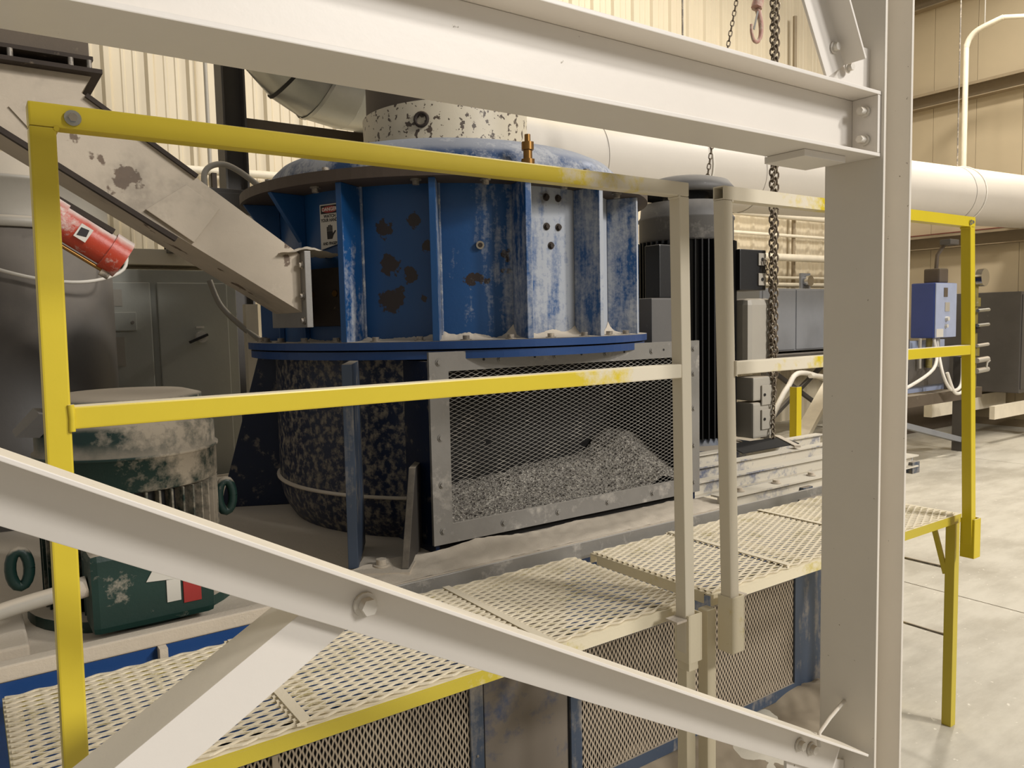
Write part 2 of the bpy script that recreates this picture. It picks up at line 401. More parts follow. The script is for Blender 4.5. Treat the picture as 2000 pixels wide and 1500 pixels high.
# little welded rod on the column
hk = MB().tube([(1.698,1.035,.668),(1.60,1.01,.668),(1.535,.995,.66),(1.528,.992,.645),(1.528,.990,.632)], .0045, 8).build('welded_rod', 'wbolt', colm)
beam = thing('steel_beam', 'white I-beam running across the top, bolted to the column', 'beam', (.6,1.03,1.95))
k = MB()
k.box((-1.2,.965,1.95),(1.6995,1.095,1.958)); k.box((-1.2,.965,2.084),(1.6995,1.095,2.092)); k.box((-1.2,1.027,1.9585),(1.6995,1.033,2.0835))
k.build('beam_section', 'white', beam, bevel=.0015)
MB().box((1.688,.966,1.9585),(1.6995,1.0265,2.0835)).build('end_plate', 'white', beam, bevel=.001)
bolts('bolt', 'wbolt', beam, [(1.6875,.995,2.052),(1.6875,.995,1.990)], (-1,0,0), .0085, .024)
MB().box((1.47,1.0,1.935),(1.62,1.10,1.9495)).build('shim_plate', 'white', beam, bevel=.001)
# upper brace with gusset
ub = thing('upper_brace', 'white angle brace rising up-left from the beam and column joint', 'brace', (1.60,1.0,2.13))
d = (V((1.615,0,2.10))-V((1.50,0,2.35))).normalized(); d = V((.505,0,-.863))
nrm_ = V((d.z,0,-d.x))      # across the brace, in the frame's plane
nrm_ = V((.863,0,.505))
p0 = V((1.330,.985,2.43)); p1 = p0+d*.385
k = MB().sweep([(0,0),(.072,0),(.072,-.048),(.078,-.048),(.078,.006),(0,.006)], p0, p1, nrm_, V((0,1,0)))
k.build('angle_section', 'white', ub, bevel=.001)
MB().prism([(1.545,.993,2.0925),(1.545,.993,2.145),(1.568,.993,2.19),(1.6995,.993,2.19),(1.6995,.993,2.0925)], (0,.01,0)).build('gusset_plate', 'white', ub, bevel=.001)
bolts('bolt', 'wbolt', ub, [(1.545,.984,2.163),(1.599,.984,2.131)], (0,-1,0), .0085, .012)

# lower crossing braces
b1 = thing('lower_brace', 'long white angle brace sloping down rightwards to the column foot, dusty upper edge', 'brace', (.8,1.0,1.0))
d1 = V((1,0,-.5455)).normalized(); n1_ = V((.5455,0,1)).normalized()
q0 = V((-.35,1.03,1.475+.38*.5455)); q1 = V((1.672,1.03,1.475-1.643*.5455))
k = MB().sweep([(0,0),(0,-.075),(-.006,-.075),(-.006,-.006),(-.079,-.006),(-.079,0)], q0, q1, n1_, V((0,1,0)))
k.build('angle_section', 'white', b1, bevel=.0012)
bolts('bolt', 'wbolt', b1, [(.455,1.023,1.200)], (0,-1,0), .0125, .02)
bolts('bolt', 'wbolt', b1, [(1.50,1.023,.632),(1.545,1.023,.607)], (0,-1,0), .0105, .014)
MB().prism([(1.47,1.034,.48),(1.47,1.034,.60),(1.60,1.034,.56),(1.699,1.034,.52),(1.699,1.034,.42)], (0,.008,0)).build('gusset_plate', 'white', b1, bevel=.001)
b2 = thing('crossing_brace', 'short white angle brace rising from the lower left corner behind the long brace', 'brace', (.2,1.06,1.0))
d2 = V((1,0,.568)).normalized(); n2_ = V((-.568,0,1)).normalized()
q1 = V((.462,1.045,1.176)); q0 = q1-d2*1.0
k = MB().sweep([(0,0),(.067,0),(.067,.078),(.061,.078),(.061,.006),(0,.006)], q0, q1, n2_, V((0,1,0)))
k.build('angle_section', 'white', b2, bevel=.0012)

# ================================================================== PLATFORMS
ZP = .84
def platform(name, label, x0, x1, legs, fm, back=1.915, front=1.405, seams=(), hatch=0):
    t = thing(name, label, 'platform', ((x0+x1)/2, (front+back)/2, 0), 'expanded metal work platforms beside the crusher')
    z1 = ZP-.002; z0 = z1-.032; th = .005
    for nm, a, b in (('front_rail', (x0,front), (x1,front+.032)), ('back_rail', (x0,back-.032), (x1,back)),
                     ('side_rail', (x0,front+.0325), (x0+.032,back-.0325)), ('side_rail', (x1-.032,front+.0325), (x1,back-.0325))):
        k = MB()
        if 'side' in nm:
            k.box((a[0],a[1],z1-th),(b[0],b[1],z1)); s_ = a[0] if a[0] == x0 else b[0]-th; k.box((s_,a[1],z0),(s_+th,b[1],z1-th-.0002))
        else:
            k.box((a[0],a[1],z1-th),(b[0],b[1],z1)); s_ = a[1] if a[1] == front else b[1]-th; k.box((a[0],s_,z0),(b[0],s_+th,z1-th-.0002))
        k.build(nm, fm, t)
    xm = [x0+(x1-x0)*i/3 for i in (1, 2)]
    for xx in xm: MB().box((xx-.014,front+.033,z1-.005),(xx+.014,back-.033,z1)).build('cross_bar', fm, t)
    ex = [x0+.004]+list(seams)+[x1-.004]
    for i in range(len(ex)-1):
        dz = .0005+.003*(i % 2)
        expanded((ex[i]-(.02 if i else 0), front+.004, ZP+dz), (1,0,0), (0,1,0), ex[i+1]-ex[i]+(.02 if i else 0), back-front-.008, .058, .0237, .0044, .0038, (0,0,1)).build('expanded_metal_sheet', 'deck', t)
    for sx_ in seams:
        MB().box((sx_-.012,front+.01,ZP+.0075),(sx_+.010,back-.01,ZP+.0095)).build('seam_strip', 'deck', t)
    for (lx, ly, w_) in legs:
        MB().box((lx-w_/2,ly,0),(lx+w_/2,ly+w_,z0-.0005)).build('leg', fm, t, bevel=.002)
    return t
P1 = platform('work_platform', 'yellow framed expanded metal platform in front of the crusher, nearer and on the left', .03, 1.585,
              [(1.547,1.385,.034),(.05,1.44,.034)], m['deckyel'], seams=(.50, 1.10))
P2 = platform('work_platform', 'dusty cream expanded metal platform to the right, reaching behind the steel column', 1.655, 3.08,
              [(1.636,1.39,.034),(3.062,1.41,.036),(3.062,1.62,.030)], m['deckyel2'], seams=(2.02, 2.52))
P1.children[0]
for z in (.618, .350):
    MB().cyl((3.07,1.445,z),(3.07,1.625,z), .006, 8).build('rung', 'bolt', P2)
MB().bar((3.045,1.50,.81),(3.05,1.445,.60), .012,.018).build('leg_stay', 'deckyel2', P2)
def socket(par, x, mat, z0, z1, y=1.355, w=.050):
    k = MB(); t = .004; h = w/2
    k.box((x-h,y-h,z0),(x-h+t,y+h,z1)); k.box((x+h-t,y-h,z0),(x+h,y+h,z1))
    k.box((x-h+t,y-h,z0),(x+h-t,y-h+t,z1)); k.box((x-h+t,y+h-t,z0),(x+h-t,y+h,z1))
    return k.build('post_socket', mat, par, bevel=.0012)
s1 = socket(P1, 1.503, 'deckyel', .715, .842)
s1.data.materials[0] = m['deckyel']
MB().box((1.440,1.335,.828),(1.477,1.375,.834)).build('weld_tab', 'dust', P1)
MB().box((1.495,1.345,.685),(1.53,1.385,.714)).build('lower_tab', 'deckyel', P1, bevel=.002)
MB().box((.080,1.331,.71),(.130,1.379,.83)).build('post_socket', 'deckyel', P1, bevel=.002)
socket(P2, 1.674, 'deckyel2', .695, .850)
MB().box((1.702,1.345,.838),(1.728,1.37,.843)).build('weld_tab', 'dust', P2)
socket(P2, 3.042, 'yellow2', .69, .838)

# ================================================================== GUARD RAILS
T = .0345
def guardrail(label, xa, xb, mat, yr=1.355, ends=(0, 0), zt=1.940, zm=1.487, xat=None, xbt=None):
    t = thing('guardrail', label, 'guardrail', ((xa+xb)/2, yr, .85), 'yellow square tube guardrails')
    h = T/2; xat = xa if xat is None else xat; xbt = xb if xbt is None else xbt
    pr = [(-h,-h),(h,-h),(h,h),(-h,h)]
    for a, b in ((xa, xat), (xb, xbt)):
        MB().sweep(pr, (a,yr,.74), (b,yr,zt-T-.0005), (1,0,0), (0,1,0)).build('post', mat, t, bevel=.003)
    if ends[0]:   # open-ended tube
        k = MB(); e = xat-h; f = xbt+h; w_ = .003
        k.box((e,yr-h,zt-T),(f,yr-h+w_,zt)); k.box((e,yr+h-w_,zt-T),(f,yr+h,zt)); k.box((e,yr-h+w_,zt-T),(f,yr+h-w_,zt-T+w_)); k.box((e,yr-h+w_,zt-w_),(f,yr+h-w_,zt))
        k.build('top_rail', mat, t)
    else:
        MB().box((xat-h,yr-h,zt-T),(xbt+h,yr+h,zt)).build('top_rail', mat, t, bevel=.003)
    f = (zm-.74)/(zt-.74)
    MB().box((xa+(xat-xa)*f+h+.0005,yr-h,zm-T),(xb+(xbt-xb)*f-h-.0005,yr+h,zm)).build('mid_rail', mat, t, bevel=.003)
    # weld beads
    for (px, pz) in ((xat+h, zt-T-.002), (xbt-h, zt-T-.002)):
        MB().tube([(px,yr-h-.001,pz),(px,yr+h,pz)], .004, 6).build('weld_bead', mat, t)
    px = xa+(xat-xa)*f+h
    MB().tube([(px,yr-h-.001,zm-T-.003),(px+.001,yr-h-.001,zm-T/2),(px,yr-h-.001,zm+.003)], .005, 6).build('weld_bead', mat, t)
    return t
G1 = guardrail('bright yellow guardrail in the left foreground, its right post white with dust', .107, 1.494, 'yellow', xat=.121, xbt=1.476, zt=1.934, zm=1.488)
MB().hexbolt((.160,1.3365,1.915), (0,-1,0), .0065, .008).build('bolt', 'chrome', G1)
MB().cyl((.160,1.3365,1.915), (.160,1.334,1.915), .0115, 16).build('washer', 'galv', G1)
G2 = guardrail('yellow guardrail passing behind the steel column, its left post white with dust', 1.672, 3.032, 'yellow2', ends=(1,0), xat=1.640, xbt=2.965, zt=1.938, zm=1.484)
MB().hexbolt((2.945,1.3365,1.918), (0,-1,0), .0065, .010).build('bolt', 'chrome', G2)

# ================================================================== MACHINE BASE
ZB = .865
base = thing('machine_base', 'blue steel base frame under the crusher covered in pale stone dust', 'machine base', (1.4,2.9,0))
MB().box((-1.2,1.97,.835),(2.42,4.05,ZB)).build('top_plate', 'dust', base)
MB().box((-1.2,1.955,.57),(2.42,1.969,.855)).build('front_plate', 'blue', base)
k = MB().box((-1.2,1.95,.857),(.72,1.99,.892)); k.build('edge_rim', 'dust', base, bevel=.004)
MB().box((.74,1.945,.812),(3.02,1.9545,.868)).build('edge_bar', 'steel', base, bevel=.002)
MB().box((.34,1.925,.80),(.358,1.9545,.857)).build('stiffener', 'dust', base)
# legs of the base
MB().box((1.236,1.93,0),(1.562,1.95,.80)).build('leg', 'legblue', base, bevel=.003)
MB().box((1.236,1.951,0),(1.262,2.3,.80)).build('leg', 'legblue', base, bevel=.003)
MB().box((2.832,1.93,.0),(3.01,1.95,.835)).build('leg', 'bluegrey', base, bevel=.003)
MB().box((3.0,1.951,0),(3.02,2.5,.835)).build('leg', 'bluegrey', base, bevel=.003)
MB().box((-1.2,1.93,0),(-.06,1.95,.80)).build('leg', 'blue', base, bevel=.003)
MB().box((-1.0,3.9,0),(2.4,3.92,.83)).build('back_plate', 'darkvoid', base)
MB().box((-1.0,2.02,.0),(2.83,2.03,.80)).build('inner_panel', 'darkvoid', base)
# long motor rails at the right
for (y0, w_, z0, z1, xa, xb) in ((1.99,.075,.835,.895,2.425,3.9),(2.16,.05,.86,.925,2.425,3.9),(2.34,.05,.86,.935,2.50,3.9),(2.52,.05,.84,.945,2.6,3.9)):
    k = MB()
    k.box((xa,y0,z0),(xb,y0+w_,z0+.007)); k.box((xa,y0,z1-.007),(xb,y0+w_,z1)); k.box((xa,y0+w_*.4,z0+.0072),(xb,y0+w_*.55,z1-.0072))
    k.build('slide_rail', 'railblue', base)
MB().box((2.425,1.955,.60),(3.0,1.98,.834)).build('front_channel', 'blue', base, bevel=.003)
for xx in (2.43, 2.95, 3.5, 3.86): MB().box((xx,2.0,.80),(xx+.07,3.2,.858)).build('cross_member', 'bluegrey', base, bevel=.003)
bolts('bolt', 'dust', base, [(2.56,2.03,.896),(2.80,2.03,.896),(3.05,2.03,.896)], (0,0,1), .014, .014)
# dust drift on the edge in front of the discharge box
def drift(name, x0, x1, y0, y1, z0, hf, nx, ny, mat, parent=None):
    vs = []; fs = []
    for j in range(ny+1):
        for i in range(nx+1):
            x = x0+(x1-x0)*i/nx; y = y0+(y1-y0)*j/ny; vs.append((x, y, z0+hf(x, y)))
    for j in range(ny):
        for i in range(nx): a = j*(nx+1)+i; fs.append((a, a+1, a+nx+2, a+nx+1))
    q = MB().add(vs, fs, True); return q.build(name, mat, parent)
dd = drift('stone_dust_drift', .80, 2.42, 1.972, 2.135, ZB+.0005,
           lambda x, y: max(0, .028*((y-1.972)/.163)*(.6+.8*noise.noise(V((x*4, y*9, 0))))*min(1, (x-.8)*5, (2.42-x)*8)+.004*noise.noise(V((x*30, y*30, 2)))), 130, 14, 'dust')
tag(dd, 'pale stone dust drifted below the mesh guard on the machine base', 'dust', kind='stuff')

# ------------------------------------------------------------------ lower mesh guards
def low_guard(label, x0, x1, z0, z1, mat):
    t = thing('mesh_guard', label, 'guard', ((x0+x1)/2,1.925,z0), 'expanded metal guards below the platforms')
    k = frame_rect(MB(), x0, x1, z0, z1, 1.918, 1.926, .046, .05, .045); k.build('guard_frame', mat, t)
    expanded((x0+.03,1.927,z0+.03), (0,0,1), (1,0,0), z1-z0-.06, x1-x0-.06, .031, .0180, .0052, .0015, (0,1,0)).build('expanded_metal_sheet', 'tanmesh', t)
    return t
g1 = low_guard('dusty blue framed mesh guard at the bottom centre, left of the base leg', -.03, 1.225, .0, .565, m['bluegrey'])
g2 = low_guard('blue framed mesh guard behind the platform legs, right of the base leg', 1.566, 2.825, .02, .565, m['bluegrey'])
MB().box((.585,1.9145,.046),(.60,1.9175,.515)).build('joint_strip', 'tanmesh', g1)
bolts('rivet', 'bolt', g1, [(1.20,1.9175,.545),(1.20,1.9175,.30),(.9,1.9175,.545),(.55,1.9175,.545)], (0,-1,0), .004, .003, False)

fd = drift('floor_dust', 1.2, 3.15, 1.5, 2.0, 0, lambda x, y: (.055*((y-1.5)/.5)**1.5*(.7+1.2*noise.noise(V((x*5, y*5, 0))))+.008*noise.noise(V((x*22, y*22, 1))))*min(1, (x-1.2)*5, (3.15-x)*5)-.006, 150, 30, 'brown'); tag(fd, 'brownish dust swept up on the floor against the machine base', 'dust', kind='stuff')
# ================================================================== CRUSHER
cr = thing('crusher', 'large round blue crusher with ribbed housing and domed top in the centre', 'machine', (CX,CY,ZB))
cc = (CX, CY, 0)
Z0, Z1 = 1.545, 2.065
MB().lathe(cc, [(.68,Z0),(.68,Z1)], 96).build('housing', 'housing', cr, bevel=-1)
MB().lathe(cc, [(.66,Z1),(.822,Z1),(.822,Z1+.036),(.60,Z1+.036)], 96, smooth=False).build('top_ring', 'ring', cr)
MB().lathe(cc, [(.60,1.520),(.815,1.520),(.815,1.545),(.66,1.545)], 96, smooth=False).build('lower_flange', 'blue', cr)
MB().lathe(cc, [(.60,1.488),(.805,1.488),(.805,1.514),(.66,1.514)], 96, smooth=False).build('lower_flange', 'blue', cr)
SA = (radians(-20), radians(227))
k = MB().lathe(cc, [(.665,ZB),(.688,.90),(.705,.94),(.714,.98),(.716,1.02),(.716,1.487)], 80, *SA)
k.build('lower_shell', 'shell', cr, bevel=-1)
MB().lathe(cc, [(.717,1.010),(.729,1.012),(.729,1.018),(.717,1.022)], 80, *SA).build('weld_band', 'dust', cr)
# dome
MB().lathe(cc, [(.716,2.102),(.713,2.135),(.700,2.170),(.670,2.200),(.62,2.223),(.55,2.243),(.46,2.257),(.345,2.264)], 96).build('dome', 'dome', cr, bevel=-1)
# ribs
def rib_at(phi, shape='full'):
    a = radians(phi); d = tc*cos(a)-tl*sin(a); s_ = V((-d.y, d.x, 0)); th = .022
    P = lambda R, z: V((CX, CY, z))+d*R-s_*th/2
    if shape == 'full': pts = [P(.681,Z0), P(.797,Z0), P(.797,Z1-.0005), P(.681,Z1-.0005)]
    elif shape == 'tri': pts = [P(.681,Z0), P(.70,Z0), P(.70,1.90), P(.812,Z1-.0005), P(.681,Z1-.0005)]
    MB().prism(pts, s_*th).build('rib', 'housing', cr, bevel=.002)
    if -40 < phi < 70:   # weld seam in the corner
        e = V((CX, CY, 0))+d*.684+s_*(th/2+.002)
        MB().tube([e+V((0,0,Z0)), e+V((0,0,Z1))], .006, 6).build('weld_seam', 'weld', cr)
for i, ph in enumerate([-3.5+22.7*j for j in range(-7, 8)]):
    rib_at(ph, 'tri' if ph < -40 and ph > -85 else 'full')
# flange bolts
k0 = None
for j in range(32):
    ph = -2+11.25*j+5.6
    if ph > 180: ph -= 360
    if abs(ph) > 100: continue
    p = hp(ph, .765, 1.5455)
    if k0 is None: k0 = MB().hexbolt(p, (0,0,1), .0125, .016).build('flange_bolt', 'bolt', cr, origin=p)
    else: clone(k0, cr, p)
    for z_, n_ in ((2.1365, 1),):
        if j % 2: clone(k0, cr, hp(ph, .785, z_-.035))
# nuts under the top ring
k1 = None
for ph in (-35, -7.5, 9.3, 31, 54):
    p = hp(ph, .765, 2.0645)
    if k1 is None: k1 = MB().hexbolt(p, (0,0,-1), .0125, .018).build('ring_nut', 'bolt', cr, origin=p)
    else: clone(k1, cr, p)
# lubricator fitting and plug
p = V(hp(20.2, .77, 2.1015))
g_ = MB().tube([p, p+V((0,0,.03))], .024, 6).tube([p+V((0,0,.03)), p+V((0,0,.06))], .016, 6).tube([p+V((0,0,.06)), p+V((0,0,.085))], .022, 6).tube([p+V((0,0,.085)), p+V((0,0,.11))], .010, 8)
g_.build('grease_fitting', 'brass', cr)
a = V(hp(8.7, .680, 1.860)); b = V(hp(8.7, .692, 1.860))
MB().tube([a, b], .014, 18).build('housing_plug', 'chrome', cr); MB().tube([b, V(hp(8.7, .694, 1.860))], .008, 12).build('plug_socket', 'rust', cr)
for ph, z_ in ((30,2.03),(34.5,2.03),(30,1.93),(34.5,1.93),(31.5,1.865)):
    MB().hexbolt(hp(ph,.680,z_), V(hp(ph,1,0))-V(hp(ph,0,0)), .009, .010).build('housing_bolt', 'rust', cr)
# collar above the dome: slanted top edge
def collar(R0, R1, zb, zt, slant, name, mat, n=64, lean=(0,0)):
    vs = []; fs = []
    for i, (R, zf) in enumerate(((R0, 0), (R1, 1))):
        for k in range(n):
            a = 2*pi*k/n; x = R*cos(a); y = R*sin(a)
            z = zb if not zf else zt+slant*(-(V((x,y,0))).dot(tl))
            vs.append((CX+x+lean[0]*zf, CY+y+lean[1]*zf, z))
    for k in range(n): fs.append((k, (k+1) % n, n+(k+1) % n, n+k))
    return MB().add(vs, fs, True).build(name, mat, cr, bevel=-1)
collar(.335, .338, 2.262, 2.435, .04, 'inlet_collar', 'collar')
collar(.322, .322, 2.27, 3.1, 0, 'inlet_sleeve', 'sleeve')
p = V(hp(-15, .338, 2.36)); n_ = (V(hp(-15,1,0))-V(hp(-15,0,0)))
k = MB(); a_ = n_.cross(V((0,0,1))).normalized()
k.tube([p+n_*.006+(a_*cos(2*pi*i/16)+V((0,0,1))*sin(2*pi*i/16))*.024 for i in range(17)], .007, 8, caps=False).build('lifting_eye', 'rust', cr)
# lower fins and foot
def fin(x, y, pts, th, name='fin', mat='bluegrey', az=None):
    """vertical plate from (x,y) toward the crusher axis; pts = (distance inward, z)"""
    d = (V((CX,CY,0))-V((x,y,0))).normalized() if az is None else V((sin(radians(az)), cos(radians(az)), 0)); s_ = V((-d.y,d.x,0))
    MB().prism([V((x,y,0))+d*a+V((0,0,z)) for a, z in pts], s_*th).build(name, mat, cr, bevel=.002)
fin(.935, 2.135, [(0,ZB+.012),(.28,ZB+.012),(.28,1.487),(0.02,1.487)], .030, az=29)
fin(1.050, 2.035, [(0,ZB+.012),(.30,ZB+.012),(.30,1.15),(.17,1.15)], .022, 'foot_gusset', 'darksteel', az=38)
MB().prism([(.90,2.10,ZB+.0005),(1.04,2.01,ZB+.0005),(1.14,2.14,ZB+.0005),(1.00,2.24,ZB+.0005)], (0,0,.011)).build('foot_plate', 'dust', cr)
MB().hexbolt((1.0,2.115,ZB+.012), (0,0,1), .017, .022).build('anchor_bolt', 'dust', cr)
for ph in (-86,):
    a = V(hp(ph, .97, 0)); fin(a.x, a.y, [(0,ZB+.001),(.33,ZB+.001),(.33,1.487),(.18,1.487)], .02, 'fin', 'darkblue')
# inlet mouth, dark rusty block with two bolts
MB().lathe(cc, [(.681,1.60),(.708,1.602),(.708,1.80),(.681,1.802)], 12, atan2(tc.y, tc.x)-radians(47), atan2(tc.y, tc.x)-radians(29), smooth=False).build('inlet_mouth', 'rust', cr)
for ph in (-42.5, -33.5):
    q = V(hp(ph, .708, 1.712)); MB().hexbolt(q, V(hp(ph,1,0))-V(hp(ph,0,0)), .012, .006, False).build('mouth_bolt', 'brass', cr)

# dust lying on the lower flange against the housing
vs = []; fs = []; NA = 260
for i in range(NA+1):
    ph = -48+(125)*i/NA; g = max(0, min(1, (ph+30)/45)); near = max(math.exp(-(((ph+3.5) % 22.7 - (0 if (ph+3.5) % 22.7 < 11 else 22.7))/3.2)**2), 0)
    h = .006+.022*g*(.5+noise.noise(V((ph*.11, 0, 0))))+.034*near*(.25+.75*g)+.006*noise.noise(V((ph*.9, 3, 0)))
    h = max(.003, h)
    for R_, z_ in ((.6812, h), (.690, h*.62), (.705, h*.30), (.735, h*.12), (.800, .0008)): vs.append(hp(ph, R_, 1.5455+z_))
for i in range(NA):
    for q in range(4): fs.append((i*5+q, i*5+q+1, i*5+q+6, i*5+q+5))
fo = MB().add(vs, fs, True).build('flange_dust', 'dust'); tag(fo, 'pale dust piled along the lower flange of the blue crusher housing', 'dust', kind='stuff')

# discharge box
BX0, BX1, BY, BZ0, BZ1 = 1.195, 2.44, 2.135, .896, 1.512
k = MB(); yb = BY+.012
k.box((BX0+.012,yb,ZB),(BX0+.026,2.75,BZ1-.03)); k.box((BX1-.03,yb,ZB),(BX1-.016,2.75,BZ1-.03)); k.box((BX0+.026,yb,BZ1-.045),(BX1-.03,2.75,BZ1-.031)); k.box((BX0+.026,2.735,ZB),(BX1-.03,2.75,BZ1-.046))
k.build('discharge_box', 'darkblue', cr)
MB().box((BX0+.027,2.50,ZB+.031),(BX1-.031,2.51,BZ1-.046)).build('box_shade_panel', 'darkvoid', cr)  # dark sheets added inside the box, their colour stands for its shade
MB().box((BX0+.027,yb+.03,BZ1-.052),(BX1-.031,2.49,BZ1-.046)).build('box_shade_panel', 'darkvoid', cr)
MB().box((BX1-.036,yb+.03,ZB+.031),(BX1-.031,2.49,BZ1-.053)).build('box_shade_panel', 'darkvoid', cr)
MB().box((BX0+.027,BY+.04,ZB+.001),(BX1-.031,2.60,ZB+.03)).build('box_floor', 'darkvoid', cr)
k = frame_rect(MB(), BX0, BX1, BZ0, BZ1, BY, BY+.0115, .070, .062, .062)
gd = k.build('guard_frame', 'steel', cr)
expanded((BX0+.045,BY+.0125,BZ0+.04), (1,0,0), (0,0,1), BX1-BX0-.09, BZ1-BZ0-.08, .034, .0142, .0019, .0014, (0,1,0), hole=[(.22,.47,.032,.018),(.60,.22,.022,.012),(.18,.27,.012,.008)]).build('guard_mesh', 'mesh', gd)
pts = []
for i in range(6): pts.append((BX0+.035+(BX1-BX0-.07)*i/5, BY-.0005, BZ1-.032))
for i in range(1, 5): pts.append((BX0+.035+(BX1-BX0-.07)*i/5, BY-.0005, BZ0+.032))
for z_ in (.94, 1.09, 1.24, 1.38): pts += [(BX0+.035,BY-.0005,z_),(BX1-.035,BY-.0005,z_)]
bolts('guard_bolt', 'steel', gd, pts, (0,-1,0), .0085, .006)
for i in range(5):
    xx = BX0+.10+(BX1-BX0-.2)*(i+.5)/5
    MB().cyl((xx,BY-.001,BZ1-.03),(xx,BY+.0005,BZ1-.03), .0045, 10).build('bolt_hole', 'ink', gd)
# crushed stone behind the mesh
def hs(x, y):
    u = (x-BX0)/(BX1-BX0); prof = .085+.10*math.exp(-((u-.86)/.10)**2)+.03*math.exp(-((u-.60)/.2)**2)+.045*math.exp(-(u/.12)**2)
    v = (y-BY)/.4
    return prof*(.35+.9*min(1, v*1.6))+.006*noise.noise(V((x*60,y*60,1)))+.012*noise.noise(V((x*14,y*14,3)))
st = drift('crushed_stone_pile', BX0+.03, BX1-.034, BY+.018, 2.49, ZB+.033, hs, 190, 60, 'stone'); tag(st, 'heap of crushed grey stone lying behind the upper mesh guard', 'stone', kind='stuff')
sb = MB(); random.seed(3)
for i in range(2600):
    x = random.uniform(BX0+.05, BX1-.05); y = BY+.025+random.random()**1.6*.3; z = ZB+.033+hs(x, y); r = random.uniform(.003, .0065)
    sb.add([(x+r*sx*random.uniform(.6,1.2), y+r*sy*random.uniform(.6,1.2), z+r*sz) for sx, sy, sz in ((1,0,0),(-1,0,0),(0,1,0),(0,-1,0),(0,0,1),(0,0,-1))],
           [(0,2,4),(2,1,4),(1,3,4),(3,0,4),(2,0,5),(1,2,5),(3,1,5),(0,3,5)])
so = sb.build('loose_stones', 'stone'); tag(so, 'loose stone chips on the crushed stone heap behind the mesh', 'stone', kind='stuff')

# danger sign on the housing
a = radians(-36.2); dn = tc*cos(a)-tl*sin(a); sx = V((-dn.y, dn.x, 0))
if sx.x < 0: sx = -sx
def sp(u, v, d_=0): return V((CX, CY, 0))+dn*(.6835+d_)+sx*(u*1.28)+V((0,0,1.943+(v-1.929)*1.04))
sg = None
def sgbox(u0, u1, v0, v1, d0, d1, name, mat, par): return MB().prism([sp(u0,v0,d0), sp(u1,v0,d0), sp(u1,v1,d0), sp(u0,v1,d0)], dn*(d1-d0)).build(name, mat, par)
sg = MB().prism([sp(-.036,1.855,.002), sp(.036,1.872,.002), sp(.038,2.003,.002), sp(-.036,2.003,.002)], dn*.0015).build('danger_sign', 'label_w', cr)
tag(sg, 'danger sign reading watch your hands and fingers')
sgbox(-.032,.033, 1.972,1.999, .0037,.0042, 'sign_header', 'ink', sg)
k = MB(); k.prism([sp(.0005+.029*cos(2*pi*i/24), 1.9855+.011*sin(2*pi*i/24), .0043) for i in range(24)], dn*.0004).build('sign_oval', 'label_r', sg)
def text(s_, size, u, v, d_, mat, par, name='sign_text', xs_=1., org=None, ax=None, nv=None, bold=.0):
    cu = bpy.data.curves.new(name, 'FONT'); cu.body = s_; cu.size = size; cu.align_x = 'CENTER'; cu.align_y = 'CENTER'; cu.extrude = .0002; cu.offset = bold
    o = bpy.data.objects.new('tmp', cu); C.objects.link(o); dg = bpy.context.evaluated_depsgraph_get(); dg.update()
    me = bpy.data.meshes.new_from_object(o.evaluated_get(dg)); bpy.data.objects.remove(o)
    me.materials.clear(); me.materials.append(m[mat]); ob = bpy.data.objects.new(name, me); C.objects.link(ob)
    X_ = (ax or sx); N_ = (nv or dn); Y_ = V((0,0,1)); R = Matrix((X_*xs_, Y_, N_)).transposed()
    for vv in me.vertices: vv.co = R @ vv.co
    pos = org if org is not None else sp(u, v, d_)
    ob.parent = par; ob.location = pos-wpos(par); return ob
text('DANGER', 0.0174, .0005, 1.9855, .0049, 'inkw', sg, bold=.0004)
text('WATCH', 0.015, 0, 1.963, .0037, 'ink', sg, bold=.0005)
text('YOUR HANDS', 0.015, 0, 1.950, .0037, 'ink', sg, xs_=.86, bold=.0005)
text('AND FINGERS', 0.0138, .0, 1.8735, .0037, 'ink', sg, xs_=.82, bold=.0005)
k = MB(); H = lambda pts: k.prism([sp(u, v, .0037) for u, v in pts], dn*.0004)
H([(-.011,1.888),(.007,1.888),(.011,1.898),(.009,1.914),(-.012,1.914)])
for i, (hgt) in enumerate((.015,.020,.021,.018)): H([(-.012+i*.0054,1.9145),(-.0078+i*.0054,1.9145),(-.0078+i*.0054,1.914+hgt),(-.012+i*.0054,1.914+hgt)])
H([(.0095,1.897),(.0215,1.913),(.0185,1.916),(.0095,1.906)])
k.build('hand_symbol', 'ink', sg)

# ================================================================== FEED CHUTE
ch = thing('feed_chute', 'peeling white steel chute sloping down from the upper left into the crusher', 'chute', (.5,2.6,1.9))
MB().prism([(-.45,2.5,2.31),(.352,2.5,2.31),(.325,2.5,2.262),(.930,2.5,1.838),(.930,2.5,1.648),(.128,2.5,2.142),(-.20,2.5,2.31)][:6]+[(-.12,2.5,2.3095)], (0,.26,0)).build('chute_body', 'chute', ch, bevel=.002)
MB().bar((-.12,2.492,2.292),(.55,2.492,1.868), .014, .022, (0,1,0)).build('lower_edge_strip', 'rust', ch)
MB().bar((.335,2.492,2.255),(.62,2.492,2.058), .012, .012, (0,1,0)).build('upper_edge_strip', 'rust', ch)
MB().prism([(.47,2.486,1.95),(.585,2.486,2.03),(.68,2.486,1.965),(.60,2.486,1.86)], (0,.013,0)).build('patch_plate', 'chute', ch, bevel=.002)
MB().box((-.45,2.46,2.3105),(.375,2.80,2.322)).build('inlet_flange', 'rust', ch)
MB().box((-.45,2.47,2.345),(.355,2.79,2.356)).build('upper_flange', 'rust', ch)
MB().box((-.45,2.50,2.357),(.35,2.76,2.62)).build('feed_box', 'brown', ch, bevel=.003)
